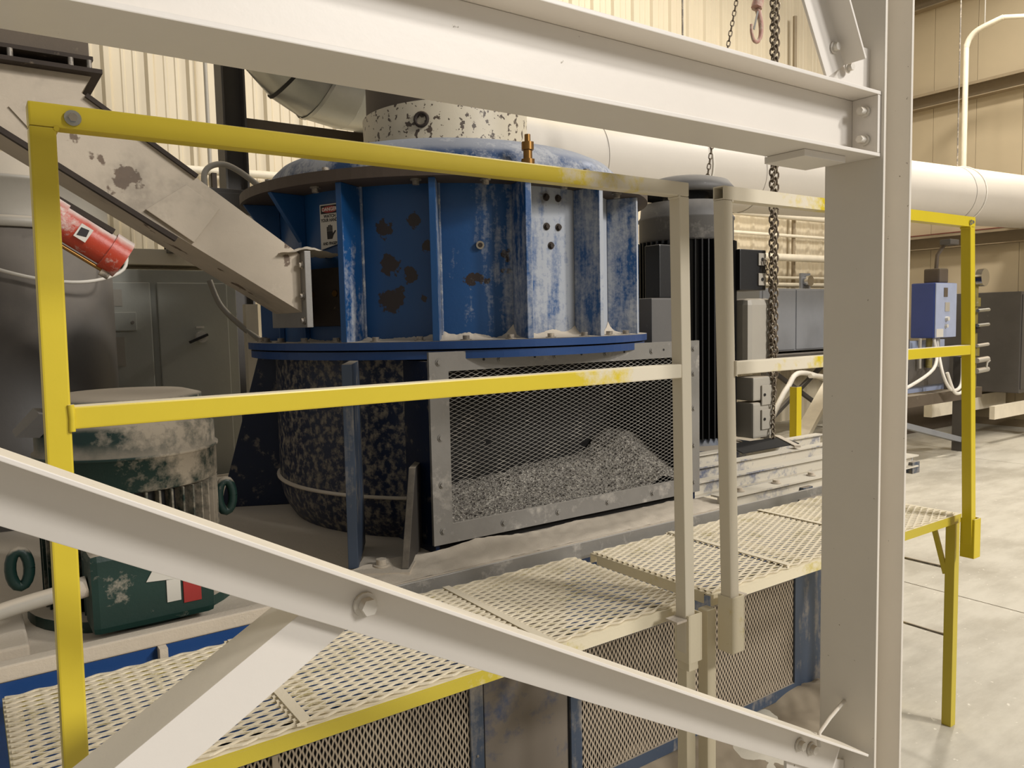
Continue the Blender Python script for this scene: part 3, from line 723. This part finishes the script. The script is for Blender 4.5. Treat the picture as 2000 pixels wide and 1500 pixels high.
for xx in (.02, .16, .30, .345): MB().cyl((xx,2.472,2.3225),(xx,2.472,2.3448), .007, 8).build('spacer_bolt', 'bolt', ch)
MB().box((.9305,2.46,1.598),(.952,2.80,1.845)).build('end_flange', 'steel', ch, bevel=.002)
for z_ in (1.62, 1.70, 1.80): MB().hexbolt((.9300,2.48,z_), (-1,0,0), .009, .012).build('flange_bolt', 'bolt', ch)
# triangular stay under the chute at the hopper
MB().prism([(.15,2.494,2.20),(.30,2.494,2.245),(.335,2.494,2.20),(.2,2.494,2.14)], (0,.005,0)).build('stay_plate', 'chute', ch)
dp = drift('stone_dust_heap', .86, 1.08, 2.47, 2.62, 1.838, lambda x, y: .026*math.exp(-((x-.965)/.06)**2)*math.exp(-((y-2.52)/.06)**2)+.004*noise.noise(V((x*50,y*50,0))), 26, 18, 'dust')
tag(dp, 'small heap of stone dust on the lower end of the white chute', 'dust', kind='stuff')
# red air vibrator
vb = thing('air_vibrator', 'red air vibrator coated with white dust, under the white chute', 'vibrator', (.33,2.43,1.86))
ax_ = V((.83,0,-.557)).normalized(); c0 = V((.235,2.43,1.905)); c1 = c0+ax_*.165
MB().tube([c0, c1], .046, 20).build('cylinder', 'red', vb)
MB().tube([c0-ax_*.022, c0+ax_*.012], .056, 8).build('end_cap', 'red', vb); MB().tube([c1-ax_*.02, c1+ax_*.028], .056, 8).build('end_cap', 'red', vb)
pn = V((-.557,0,-.83)); MB().tube([c0+pn*.055, c1+pn*.055+ax_*.01], .0055, 8).build('air_line', 'brass', vb)
MB().tube([c1+pn*.060-ax_*.005, c1+pn*.060+ax_*.02], .012, 6).build('fitting', 'bolt', vb)
MB().bar(c0+V((0,.0,.053)), c1+V((0,0,.060)), .05, .014).build('mounting_bracket', 'rust', vb)
lb = c0+ax_*.072; xx_ = ax_; zz = V((.557,0,.83))
q = lb+V((0,-.0475,0)); MB().prism([q-xx_*.016-zz*.022, q+xx_*.016-zz*.022, q+xx_*.016+zz*.018, q-xx_*.016+zz*.018], (0,.004,0)).build('label', 'label_w', vb)
q = q+V((0,-.001,0)); MB().prism([q-xx_*.011-zz*.016, q+xx_*.011-zz*.008, q+xx_*.008+zz*.012, q-xx_*.012+zz*.008], (0,.0008,0)).build('label_print', 'ink', vb)

# ================================================================== GREEN MOTOR
def motor_fins(par, cx, cy, r0, r1, z0, z1, n, mat, th=.005):
    k = None
    for i in range(n):
        a = 2*pi*i/n
        if k is None:
            k = MB().box((cx+r0,cy-th/2,z0),(cx+r1,cy+th/2,z1)).build('cooling_fin', mat, par, origin=(cx,cy,z0))
        else:
            c = clone(k, par, (cx,cy,z0)); c.rotation_euler.z = a
gm = thing('electric_motor', 'dark green vertical motor under heavy dust, left of the crusher', 'motor', (.364,2.335,ZB), 'upright electric motors driving the crusher')
gx, gy = .364, 2.335
MB().lathe((gx,gy,0), [(.19,ZB),(.19,1.20)], 40).build('stator', 'black', gm, bevel=-1)
MB().lathe((gx,gy,0), [(.218,1.195),(.223,1.20),(.223,1.278),(.229,1.28),(.229,1.287),(.221,1.289),(.221,1.345),(.208,1.368),(.19,1.378),(.10,1.38),(.001,1.38)], 56).build('fan_cowl', 'green', gm, bevel=-1)
MB().lathe((gx,gy,0), [(.10,1.38),(.10,1.405)], 32).build('cowl_neck', 'black', gm, bevel=-1)
MB().lathe((gx,gy,0), [(.175,1.392),(.192,1.395),(.192,1.425),(.15,1.437),(.001,1.44)], 48).build('drip_hood', 'green', gm, bevel=-1)
k = MB().prism([(gx-.21,gy-.10,1.40),(gx-.262,gy-.08,1.345),(gx-.262,gy+.08,1.345),(gx-.21,gy+.10,1.40)], (.05,0,-.006)); k.build('hood_lip', 'motorgrey', gm)
motor_fins(gm, gx, gy, .188, .222, ZB+.03, 1.193, 44, 'green')
MB().lathe((gx,gy,0), [(.26,ZB+.001),(.26,ZB+.028),(.2,ZB+.03)], 40, smooth=False).build('mounting_flange', 'greenbox', gm)
# lifting lugs
for (px, py, sgn) in ((gx+.222, gy-.04, 1), (gx-.255, gy-.085, -1)):
    k = MB(); z_ = 1.12 if sgn > 0 else 1.02
    ring_ = [(px+sgn*.018+.020*cos(t), py, z_+.045*sin(t)) for t in [2*pi*i/16 for i in range(17)]]
    k.tube(ring_, .013, 8, caps=False); k.build('lifting_lug', 'greenbox', gm)
tb = MB(); tb.box((.215,2.02,.885),(.495,2.13,1.080)); tbo = tb.build('terminal_box', 'greenbox', gm, bevel=.018)
tag(MB().box((.418,2.0165,.925),(.460,2.0195,.995)).build('red_label', 'label_r', tbo, bevel=.001), 'small red label')
MB().box((.380,2.0165,.935),(.412,2.0195,.99)).build('white_label', 'label_w', tbo)
MB().prism([(.335,2.0165,.995),(.40,2.0165,.99),(.395,2.0165,1.012),(.35,2.0165,1.02)], (0,.003,0)).build('paint_chip', 'label_w', tbo)
cd = MB().tube(smooth_path([(-.6,2.05,.90),(-.1,2.06,.955),(.08,2.06,.985),(.214,2.06,1.0)]), .019, 12).build('conduit', 'lightgrey', gm)
MB().tube([(.165,2.06,.993),(.214,2.06,1.0)], .026, 8).build('conduit_nut', 'dust', gm)
blk = MB().box((-.7,2.02,ZB),(.09,2.30,.905)).build('bearing_pad', 'dust', None, bevel=.006); tag(blk, 'dust covered raised steel pad left of the green motor', 'steel pad')

# ================================================================== BLACK MOTOR (right)
bm_ = thing('electric_motor', 'tall black finned motor with grey top cap, right of the crusher', 'motor', (3.2,2.895,.90), 'upright electric motors driving the crusher')
mx, my = 3.205, 2.895
MB().lathe((mx,my,0), [(.215,.96),(.215,2.02)], 40).build('stator', 'black', bm_, bevel=-1)
MB().lathe((mx,my,0), [(.235,2.0),(.247,2.01),(.247,2.11),(.252,2.115),(.252,2.125),(.24,2.14),(.235,2.20),(.10,2.21),(.001,2.21)], 56).build('fan_shroud', 'motorgrey', bm_, bevel=-1)
MB().lathe((mx,my,0), [(.12,2.20),(.12,2.26)], 32).build('shroud_neck', 'black', bm_, bevel=-1)
MB().lathe((mx,my,0), [(.235,2.245),(.252,2.25),(.252,2.275),(.22,2.315),(.15,2.335),(.001,2.34)], 56).build('drip_cap', 'motorgrey', bm_, bevel=-1)
motor_fins(bm_, mx, my, .213, .262, .98, 2.0, 48, 'black', .006)
MB().lathe((mx,my,0), [(.30,.898),(.30,.93),(.24,.945),(.22,.98)], 40, smooth=False).build('mounting_flange', 'bluegrey', bm_)
MB().box((2.645,2.60,1.20),(2.90,2.72,1.70)).build('side_box', 'motorgrey', bm_, bevel=.008)
MB().box((2.74,2.64,1.70),(2.92,2.74,1.955)).build('side_block', 'black', bm_, bevel=.006)
jb = MB().box((3.33,2.64,1.742),(3.545,2.80,1.955)).build('junction_box', 'black', bm_, bevel=.006)
for z_ in (1.905, 1.80): 
    MB().box((3.475,2.632,z_-.032),(3.535,2.639,z_+.032)).build('lug_plate', 'lightgrey', jb, bevel=.002)
    MB().cyl((3.503,2.6315,z_),(3.503,2.628,z_), .009, 10).build('lug_hole', 'ink', jb)
MB().box((3.37,2.62,1.30),(3.60,2.78,1.70)).build('terminal_cover', 'lightgrey', bm_, bevel=.035)
k = MB().box((3.39,2.60,1.16),(3.56,2.72,1.285)); k.build('conduit_body', 'lightgrey', bm_, bevel=.01)
for z_ in (1.19, 1.06, ):
    MB().box((3.45,2.59,z_-.055),(3.545,2.598,z_+.05)).build('lug_plate', 'lightgrey', bm_, bevel=.002)
    MB().cyl((3.47,2.5895,z_),(3.47,2.586,z_), .008, 10).build('lug_hole', 'ink', bm_)
MB().box((3.39,2.60,.96),(3.56,2.72,1.15)).build('conduit_body', 'lightgrey', bm_, bevel=.012)
# belt guard opening / dark hatch between rails
MB().prism([(3.05,2.40,.946),(3.50,2.40,.946),(3.62,2.60,.946),(3.20,2.62,.946)], (0,0,.004)).build('hatch_plate', 'darkvoid', base)
MB().bar((3.40,2.34,.95),(3.62,2.62,.95), .03,.01).build('hatch_edge', 'dust', base)

# ================================================================== CHAINS
def link_mesh(L, W, r):
    k = MB(); pts = []; h = L/2-W/2
    for i in range(5): a = pi*i/4; pts.append((W/2*cos(a), 0, h+W/2*sin(a)))
    for i in range(5): a = pi+pi*i/4; pts.append((W/2*cos(a), 0, -h+W/2*sin(a)))
    P = [V(p) for p in pts]; n = len(P); vs = []; fs = []
    for i, p in enumerate(P):
        t = (P[(i+1) % n]-P[i-1]).normalized(); b = V((0,1,0)); a = b.cross(t)
        for q in range(5): vs.append(p+(a*cos(2*pi*q/5)+b*sin(2*pi*q/5))*r)
    for i in range(n):
        for q in range(5): fs.append((i*5+q, i*5+(q+1) % 5, ((i+1) % n)*5+(q+1) % 5, ((i+1) % n)*5+q))
    k.add(vs, fs, True); me = bpy.data.meshes.new('link'); me.from_pydata([tuple(v) for v in k.v], [], k.f)
    for p in me.polygons: p.use_smooth = True
    me.materials.append(m['chain']); return me
def chain(label, runs, L, W, r, group='hanging chains'):
    me = link_mesh(L, W, r); p0 = V(runs[0][0]); t = thing('chain', label, 'chain', p0, group)
    pitch = L-2.2*r
    for pts in runs:
        P = [V(p) for p in pts]; i = 0; carry = 0.
        for a, b in zip(P, P[1:]):
            d = b-a; n = max(1, int(d.length/pitch)); z = d.normalized(); q = z.to_track_quat('Z', 'X')
            for j in range(n):
                o = bpy.data.objects.new('link', me); C.objects.link(o); o.parent = t
                o.location = a+z*(j+.5)*d.length/n-p0
                o.rotation_mode = 'QUATERNION'; from_z = q @ Matrix.Rotation((pi/2 if i % 2 else 0)+.6, 3, 'Z').to_quaternion(); o.rotation_quaternion = from_z; i += 1
    return t
hx, hy = 3.555, 2.60
chain('heavy doubled hoist chain hanging in front of the grey wall panel', [[(hx-.014,hy,4.3),(hx-.014,hy,1.24),(hx,hy,1.175)],[(hx+.016,hy,4.3),(hx+.016,hy,1.25),(hx,hy,1.175)]], .042, .027, .0052)
chain('thin single chain hanging from the bottom of the doubled hoist chain', [[(hx+.002,hy,1.17),(hx+.006,hy,.93)]], .028, .016, .003)
chain('thin slanting chain running down behind the I-beam to the black motor cap', [[(3.80,3.0,3.58),(3.668,3.0,3.11),(3.536,3.0,2.554),(3.49,3.0,2.35)]], .036, .018, .0032)
chain('small slack chain draped down the side of the black motor', [[(3.50,2.615,1.90),(3.532,2.605,1.80),(3.55,2.60,1.70),(3.545,2.585,1.30),(3.52,2.575,.93)]], .032, .018, .0034)
hk = thing('hoist_hook', 'pinkish dusty steel hook dangling near the top, left of the hoist chain', 'hook', (3.93,3.0,3.3), None)
k = MB().tube([(3.945,3.0,3.60),(3.945,3.0,3.44)], .012, 8); k.build('shank', 'hook', hk)
MB().tube([(3.93,3.0,3.40),(3.95,3.0,3.45)], .032, 8).build('swivel', 'hook', hk)
pts = [(3.938,3.0,3.40),(3.955,3.0,3.365),(3.972,3.0,3.31),(3.968,3.0,3.25),(3.94,3.0,3.212),(3.905,3.0,3.215),(3.885,3.0,3.255),(3.882,3.0,3.30)]
MB().tube(smooth_path(pts), .017, 10, r1=.007).build('hook_body', 'hook', hk)
MB().bar((3.93,2.99,3.38),(3.893,2.99,3.27), .012,.004,(0,1,0)).build('safety_latch', 'steel', hk)

# ================================================================== LEFT BACKGROUND
tk = thing('storage_tank', 'dark grey cylindrical tank at the left edge behind the green motor', 'tank', (.18,3.80,0))
MB().lathe((.18,3.80,0), [(.385,ZB+.001),(.385,2.02),(.001,2.03)], 64).build('tank_shell', 'tank', tk, bevel=-1)
MB().lathe((.18,3.80,0), [(.386,1.99),(.40,1.992),(.40,2.03),(.386,2.032)], 64).build('clamp_ring', 'lightgrey', tk, bevel=-1)
MB().lathe((.18,3.80,0), [(.38,2.033),(.38,2.16),(.39,2.165),(.39,2.18),(.37,2.185),(.37,2.26),(.001,2.27)], 64).build('tank_lid', 'lightgrey', tk, bevel=-1)
MB().tube([(.05,3.425,2.0),(.08,3.42,2.05)], .012, 6).build('clamp_bolt', 'bolt', tk)
cbp = [(-.10,3.40,1.96),(.06,3.38,1.86),(.25,3.38,1.80),(.42,3.38,1.79),(.55,3.40,1.84),(.57,3.44,1.95)]
cbl = MB().tube(smooth_path(cbp), .0065, 8).build('wire_rope', 'cable'); tag(cbl, 'pale wire rope looped across the dark grey tank', 'rope')
cab = thing('electrical_cabinet', 'grey-green two door electrical cabinet with a rotary disconnect, left of the crusher', 'cabinet', (.8,4.4,0))
MB().box((.10,4.22,0),(1.215,4.72,1.90)).build('body', 'cabinet', cab, bevel=.004)
MB().box((.10,4.20,.05),(.795,4.219,1.836)).build('door', 'cabinet', cab, bevel=.006)
dr = MB().box((.825,4.20,.05),(1.165,4.219,1.836)).build('door', 'cabinet', cab, bevel=.006)
lk = MB().box((.612,4.185,1.60),(.722,4.1995,1.69)).build('key_box', 'cabinet', cab, bevel=.003)
MB().cyl((.703,4.185,1.640),(.703,4.178,1.640), .008, 10).build('lock', 'bolt', lk)
MB().box((.535,4.196,1.72),(.665,4.1998,1.80)).build('faded_notice', 'lightgrey', cab)
MB().box((.535,4.196,1.43),(.665,4.1998,1.57)).build('faded_notice', 'lightgrey', cab)
dh = MB().cyl((1.02,4.1998,1.56),(1.02,4.165,1.56), .028, 20).build('disconnect_switch', 'label_w', dr)
MB().bar((1.045,4.16,1.572),(.955,4.15,1.535), .012,.02,(0,1,0)).build('handle', 'ink', dr)
MB().box((1.0,4.196,1.605),(1.04,4.1998,1.615)).build('name_strip', 'label_w', dr)
lg = MB().box((.0,4.30,1.93),(1.25,4.75,2.01)).build('cable_trough', 'conduit', None, bevel=.004); tag(lg, 'cream cable trough lying along the top of the grey cabinet', 'cable trough')
ge = thing('enclosure', 'plain grey enclosure mounted behind the chute, beside the crusher', 'enclosure', (1.0,3.9,1.4))
MB().box((.86,3.80,1.98),(1.175,4.0,2.255)).build('body', 'tank', ge, bevel=.004)
MB().box((.88,3.793,2.0),(1.155,3.7995,2.235)).build('cover', 'tank', ge, bevel=.003)
MB().box((.90,4.001,1.99),(.94,4.35,2.03)).build('mounting_arm', 'tank', ge); MB().box((.90,4.31,2.011),(.94,4.35,2.10)).build('mounting_foot', 'tank', ge)
c1 = MB().tube(smooth_path([(.99,3.85,2.256),(.99,3.85,2.32),(1.02,3.85,2.36),(1.08,3.85,2.375),(1.15,3.85,2.35),(1.24,3.85,2.29),(1.30,3.85,2.25)]), .014, 10).build('conduit', 'lightgrey', ge)
c2 = MB().tube(smooth_path([(1.17,3.80,2.20),(1.185,3.78,2.08),(1.19,3.76,2.02),(1.23,3.74,1.93),(1.26,3.74,1.80)]), .016, 10).build('conduit', 'conduit', None); tag(c2, 'cream flexible conduit dropping beside the grey enclosure', 'conduit')
c3 = MB().tube(smooth_path([(1.04,4.05,1.84),(1.08,4.03,1.72),(1.16,4.0,1.62),(1.24,3.98,1.55),(1.30,3.96,1.50)]), .014, 10).build('conduit', 'lightgrey', None); tag(c3, 'grey conduit curving across the right side of the cabinet', 'conduit')
pl = MB().box((1.19,3.98,.866),(1.25,4.03,1.72)).build('strut_channel', 'conduit'); tag(pl, 'short cream strut channel between the cabinet and crusher', 'strut')
# dark post, cross member
ps = thing('roof_post', 'dark grey steel building post seen between beam and chute', 'post', (1.47,5.0,0))
k = MB().box((1.40,4.95,0),(1.412,5.10,6)); k.box((1.53,4.95,0),(1.542,5.10,6)); k.box((1.413,5.02,0),(1.529,5.03,6)); k.build('post_section', 'tank', ps)
hb = MB().box((1.543,5.0,2.80),(3.2,5.12,2.905)).build('cross_member', 'brown'); tag(hb, 'brown horizontal steel member below the galvanised duct', 'beam')
# wall conduits, left
for (z_, r_, y_, nm, lab) in ((2.94,.035,7.15,'wall_pipe','cream horizontal pipe on the left back wall'),(2.72,.02,7.2,'wall_pipe','thin cream pipe below the larger pipe on the left back wall')):
    o = MB().cyl((.2,y_,z_),(2.9,y_,z_+.05), r_, 12).build(nm, 'conduit'); tag(o, lab, 'pipe')
o = MB().cyl((1.895,7.16,2.6),(1.895,7.16,6), .018, 10).build('wall_conduit', 'lightgrey'); tag(o, 'thin vertical grey conduit on the left back wall', 'conduit')
MB().box((1.89,7.1,2.60),(1.93,7.15,2.95)).build('conduit_strap', 'rust', o)

# galvanised elbow
el = thing('duct_elbow', 'shiny galvanised duct elbow behind the beam, above the crusher', 'duct', (1.9,4.3,3.1))
bc = V((1.90,4.3,3.40)); rr = .41; rb = .25; ng = 5
for g in range(ng):
    a0 = pi/2*g/ng; a1 = pi/2*(g+1)/ng
    def ringp(a, e=0):
        c = bc+V((-sin(a)*(rb), 0, -cos(a)*(rb))) if False else bc+V((-sin(a), 0, -cos(a)))*rb
        u_ = V((-sin(a),0,-cos(a))); return [c+(u_*cos(2*pi*q/32)+V((0,1,0))*sin(2*pi*q/32))*(rr+e) for q in range(32)]
    A = ringp(a0); B = ringp(a1); MB().add(A+B, [(q, (q+1) % 32, 32+(q+1) % 32, 32+q) for q in range(32)], True).build('elbow_gore', 'galv', el)
    Bo = ringp(a1, .006); Bi = ringp(a1+.03, .006)
    MB().add(Bo+Bi, [(q, (q+1) % 32, 32+(q+1) % 32, 32+q) for q in range(32)], True).build('seam', 'rubber' if g in (1, 3) else 'galv', el)
c_ = bc+V((0,0,-rb)); MB().tube([c_, c_+V((.5,0,0))], rr, 40, caps=False).build('straight_section', 'galv', el)
c_ = bc+V((-rb,0,0)); MB().tube([c_, c_+V((0,0,1.2))], rr, 40, caps=False).build('straight_section', 'galv', el)

# big white pipe
bp = thing('white_duct', 'large white round duct running along the building to the right edge', 'duct', (7,4.6,2.9))
A0 = V((2.3,4.78,2.80)); A1 = V((13,4.40,3.03))
dv = (A1-A0); rp = .325
for i in range(6):
    a = A0+dv*(i/6); b = A0+dv*((i+1)/6); MB().tube([a, b-dv.normalized()*.004], rp, 56, caps=False).build('duct_section', 'duct', bp)
    MB().tube([b-dv.normalized()*.03, b+dv.normalized()*.03], rp+.004, 56, caps=False).build('seam_band', 'duct', bp)
for X_ in (5.15, 9.6):
    q = A0+dv*((X_-A0.x)/dv.x)
    MB().tube([q+V((0,sin(t)*(rp+.008),cos(t)*(rp+.008))) for t in [2*pi*i/32 for i in range(33)]], .008, 6, caps=False).build('hanger_strap', 'cable', bp)
    MB().cyl(q+V((0,0,rp)), q+V((0,0,4)), .008, 8).build('hanger_rod', 'bolt', bp)
sc_ = MB().tube(catenary((4.5,4.35,2.35),(5.1,4.35,2.75),.10), .006, 6).build('loose_cable', 'cable'); tag(sc_, 'thin pale cable drooping from the underside of the white duct', 'cable')

# ================================================================== RIGHT BACKGROUND
# pipe rack on the back wall
for (z_, r_, y_, lab) in ((3.07,.045,7.12,'thick cream pipe, topmost on the back wall behind the chains'),(2.80,.024,7.17,'thin cream pipe, second from the top behind the chains'),
                      (2.47,.055,7.10,'thickest cream pipe, crossing the middle of the wall behind the chains'),(2.18,.022,7.17,'thin cream pipe just above the lowest wall pipe'),(2.07,.035,7.12,'cream pipe lowest on the wall above the grey panel')):
    o = MB().cyl((8.2,y_,z_-.01),(12.0,y_,z_), r_, 14).build('wall_pipe', 'conduit'); tag(o, lab, 'pipe', 'cream pipes along the back wall')
o = MB().cyl((10.35,7.22,1.6),(10.35,7.22,6.0), .03, 10).build('wall_conduit', 'girt'); tag(o, 'dark vertical conduit on the back wall behind the hoist chain', 'conduit')
gp = thing('wall_enclosure', 'wide blue-grey enclosure on a steel stand at the back wall', 'enclosure', (9.6,6.6,1.1))
MB().box((8.6,6.5,1.13),(11.4,6.9,1.98)).build('body', 'panelgrey', gp, bevel=.01)
for xx in (8.65, 9.38, 10.1, 10.8): MB().box((xx,6.485,1.15),(xx+.70,6.499,1.96)).build('door', 'panelgrey', gp, bevel=.006)
MB().box((8.5,6.30,.98),(11.6,6.95,1.10)).build('stand_top', 'tank', gp, bevel=.005)
for xx in (8.6, 10.05, 11.5): MB().box((xx,6.4,0),(xx+.08,6.48,.979)).build('stand_leg', 'tank', gp)
MB().bar((8.68,6.44,.20),(10.0,6.44,.95), .05,.05).build('stand_brace', 'tank', gp); MB().bar((8.68,6.46,.95),(10.05,6.46,.25), .05,.05).build('stand_brace', 'tank', gp)
al = thing('alarm_light', 'small chrome domed lamp on top of the blue-grey enclosure', 'lamp', (9.75,6.6,1.98))
MB().box((9.64,6.6,1.981),(9.86,6.63,2.20)).build('bracket', 'panelgrey', al); MB().tube([(9.75,6.6,2.09),(9.75,6.55,2.09),(9.75,6.52,2.09)], .075, 18).build('dome', 'chrome', al)
# sloping tray / conveyor member
cv = MB().bar((6.9,4.9,.05),(9.9,6.1,1.0), .16,.07).build('sloping_member', 'conduit'); tag(cv, 'pale sloping steel member leaning on the stand behind the hoist chain', 'brace')
for i, (p0_, p1_, p2_, p3_, lab) in enumerate((((8.0,5.9,.30),(8.35,5.9,.72),(8.75,5.9,.88),(10.2,5.9,.45),'white cable arching beneath the grey enclosure, upper one'),
                                             ((8.75,5.85,.85),(9.1,5.85,.80),(9.6,5.85,.58),(10.4,5.85,.42),'white cable sagging towards the column below the enclosure'))):
    o = MB().tube(smooth_path([p0_, p1_, p2_, p3_], 10), .032, 10).build('white_cable', 'cable'); tag(o, lab, 'cable')
# lone yellow post behind the rails
yp = thing('bollard_post', 'short bright yellow angle post beyond the blue motor rails', 'post', (5.1,3.5,0)); k = MB(); k.box((5.07,3.50,0),(5.13,3.507,1.075)); k.box((5.07,3.508,0),(5.077,3.56,1.075)); k.build('angle_section', 'yellow2', yp)

# blue control box and stand
cb = thing('control_box', 'blue control box with a pale face panel, right of the steel column', 'control box', (8.6,4.3,1.2))
MB().box((8.70,4.30,1.33),(9.17,4.56,1.935)).build('body', 'ctrlblue', cb, bevel=.012)
fa = MB().box((8.705,4.288,1.335),(9.165,4.2995,1.93)).build('face_panel', 'ctrlface', cb, bevel=.004)
MB().box((8.87,4.283,1.78),(8.95,4.2878,1.88)).build('gauge', 'brown', fa); MB().box((8.90,4.283,1.62),(9.0,4.2878,1.72)).build('gauge', 'lightgrey', fa)
MB().cyl((8.93,4.288,1.54),(8.93,4.255,1.54), .024, 12).build('knob', 'label_w', fa); MB().cyl((8.92,4.288,1.46),(8.92,4.26,1.46), .02, 12).build('push_button', 'label_w', fa)
MB().box((8.72,4.284,1.34),(8.87,4.2878,1.43)).build('label', 'label_w', fa)
sv = thing('solenoid_valve', 'brown actuator on top of the blue control box', 'valve', (8.6,4.5,1.93))
MB().box((8.92,4.36,1.936),(9.12,4.54,2.10)).build('body', 'brown', sv, bevel=.02); MB().tube([(9.02,4.45,2.10),(9.04,4.45,2.25),(9.08,4.40,2.36)], .022, 8).build('stem', 'brown', sv)
MB().box((9.02,4.30,2.36),(9.22,4.42,2.42)).build('upper_block', 'tank', sv, bevel=.01)
stn = thing('equipment_stand', 'brown steel stand carrying the control box and valves', 'stand', (9.3,4.6,0))
MB().box((7.0,4.32,.60),(9.9,4.44,.72)).build('top_rail', 'brown', stn); MB().box((9.40,4.30,0),(9.55,4.42,1.10)).build('leg', 'tank', stn)
MB().bar((7.2,4.36,.64),(9.4,4.36,.14), .10,.06).build('brace', 'panelgrey', stn)
MB().box((7.6,4.5,.72),(9.35,4.56,1.30)).build('back_panel', 'ctrlface', stn); MB().box((8.45,4.44,.80),(9.35,4.49,1.20)).build('junction_plate', 'tank', stn)
for i, xx in enumerate((8.1,8.35,8.6,8.8,9.0)):
    MB().cyl((xx,4.40,1.0),(xx,4.40,1.329), .018 if i != 3 else .035, 8).build('drop_pipe', ('cable','tank','lightgrey','olive','galv')[i], stn)
for lab, pts in (('pale hose sloping from the control box behind the column',[(8.80,4.35,1.33),(8.6,4.25,1.0),(7.9,4.36,.73)]),('pale hose looping down below the control box',[(8.95,4.4,1.33),(8.80,4.25,.95),(8.9,4.2,.76),(9.12,4.2,.80),(9.40,4.32,1.08)]),
                 ('second pale hose hanging in the loop below the control box',[(8.84,4.22,.95),(8.95,4.18,.72),(9.2,4.18,.78),(9.44,4.28,1.06)])):
    o = MB().tube(smooth_path(pts, 8), .018, 8).build('hose', 'cable'); tag(o, lab, 'hose')
vm = thing('valve_manifold', 'upright gas pipe manifold with olive valves beside the yellow post', 'valves', (9.62,4.3,.1))
X_ = 9.62; MB().cyl((X_,4.3,.72),(X_,4.3,1.98), .035, 12).build('riser', 'olive', vm)
MB().tube([(X_+.02,4.27,2.0),(X_+.02,4.20,2.0)], .10, 20).build('pressure_gauge', 'chrome', vm)
for z_ in (1.72, 1.42, 1.15): MB().tube([(X_,4.3,z_-.05),(X_,4.3,z_+.05)], .06, 10).build('valve_body', 'olive' if z_ != 1.42 else 'rust', vm)
for z_ in (1.62, 1.45, 1.22, 1.05, .93): MB().cyl((X_-.1,4.22,z_),(X_+.17,4.22,z_+.01), .020 if z_ > 1.1 else .032, 8).build('branch_pipe', 'galv' if z_ > 1.3 else 'lightgrey', vm)
MB().tube([(X_+.1,4.2,.95),(X_+.12,4.2,1.02),(X_+.18,4.2,1.04)], .012, 6).build('lever', 'lightgrey', vm)
# big grey cabinet at the right edge
rc = thing('electrical_cabinet', 'large dark grey cabinet on pale skids at the right edge', 'cabinet', (12,4.6,.5))
MB().box((11.1,4.40,.55),(11.94,5.6,1.86)).build('body', 'tank', rc, bevel=.01)
MB().box((11.12,4.385,.60),(11.60,4.399,1.82)).build('door', 'tank', rc, bevel=.006); MB().box((11.62,4.385,.60),(11.92,4.399,1.82)).build('door', 'tank', rc, bevel=.006)
for z_ in (1.65, 1.17, .80): MB().box((11.50,4.36,z_-.04),(11.62,4.384,z_+.03)).build('hinge', 'lightgrey', rc)
tag(MB().box((11.27,4.378,1.15),(11.40,4.384,1.22)).build('red_label', 'label_r', rc), 'small red label')
MB().box((10.2,4.30,.30),(11.95,4.36,.46)).build('skid_beam', 'conduit', rc); MB().box((11.25,4.28,0),(11.45,4.37,.299)).build('skid_leg', 'conduit', rc); MB().box((9.9,4.9,.30),(11.95,5.0,.50)).build('skid_beam', 'conduit', rc)
MB().box((9.8,5.4,0),(11.9,5.42,.5)).build('kick_panel', 'brown', rc)
# vertical pipe and sloping branch near the right wall
dpz = thing('drop_pipe', 'thin cream pipe dropping in front of the right wall', 'pipe', (11,5.1,3.4))
MB().cyl((11.0,5.10,2.9),(11.0,5.10,5.10), .034, 12).build('vertical_pipe', 'conduit', dpz)
MB().tube(smooth_path([(11.0,5.10,5.06),(11.0,5.06,5.16),(11.0,4.95,5.24),(11.0,4.66,5.30)]), .036, 12).build('elbow_pipe', 'conduit', dpz)
MB().cyl((11.0,4.66,5.30),(11.2,3.2,4.95), .030, 12).build('branch_pipe', 'conduit', dpz)
MB().cyl((11.0,4.88,5.26),(11.0,4.88,7.5), .008, 6).build('hanger_rod', 'lightgrey', dpz)
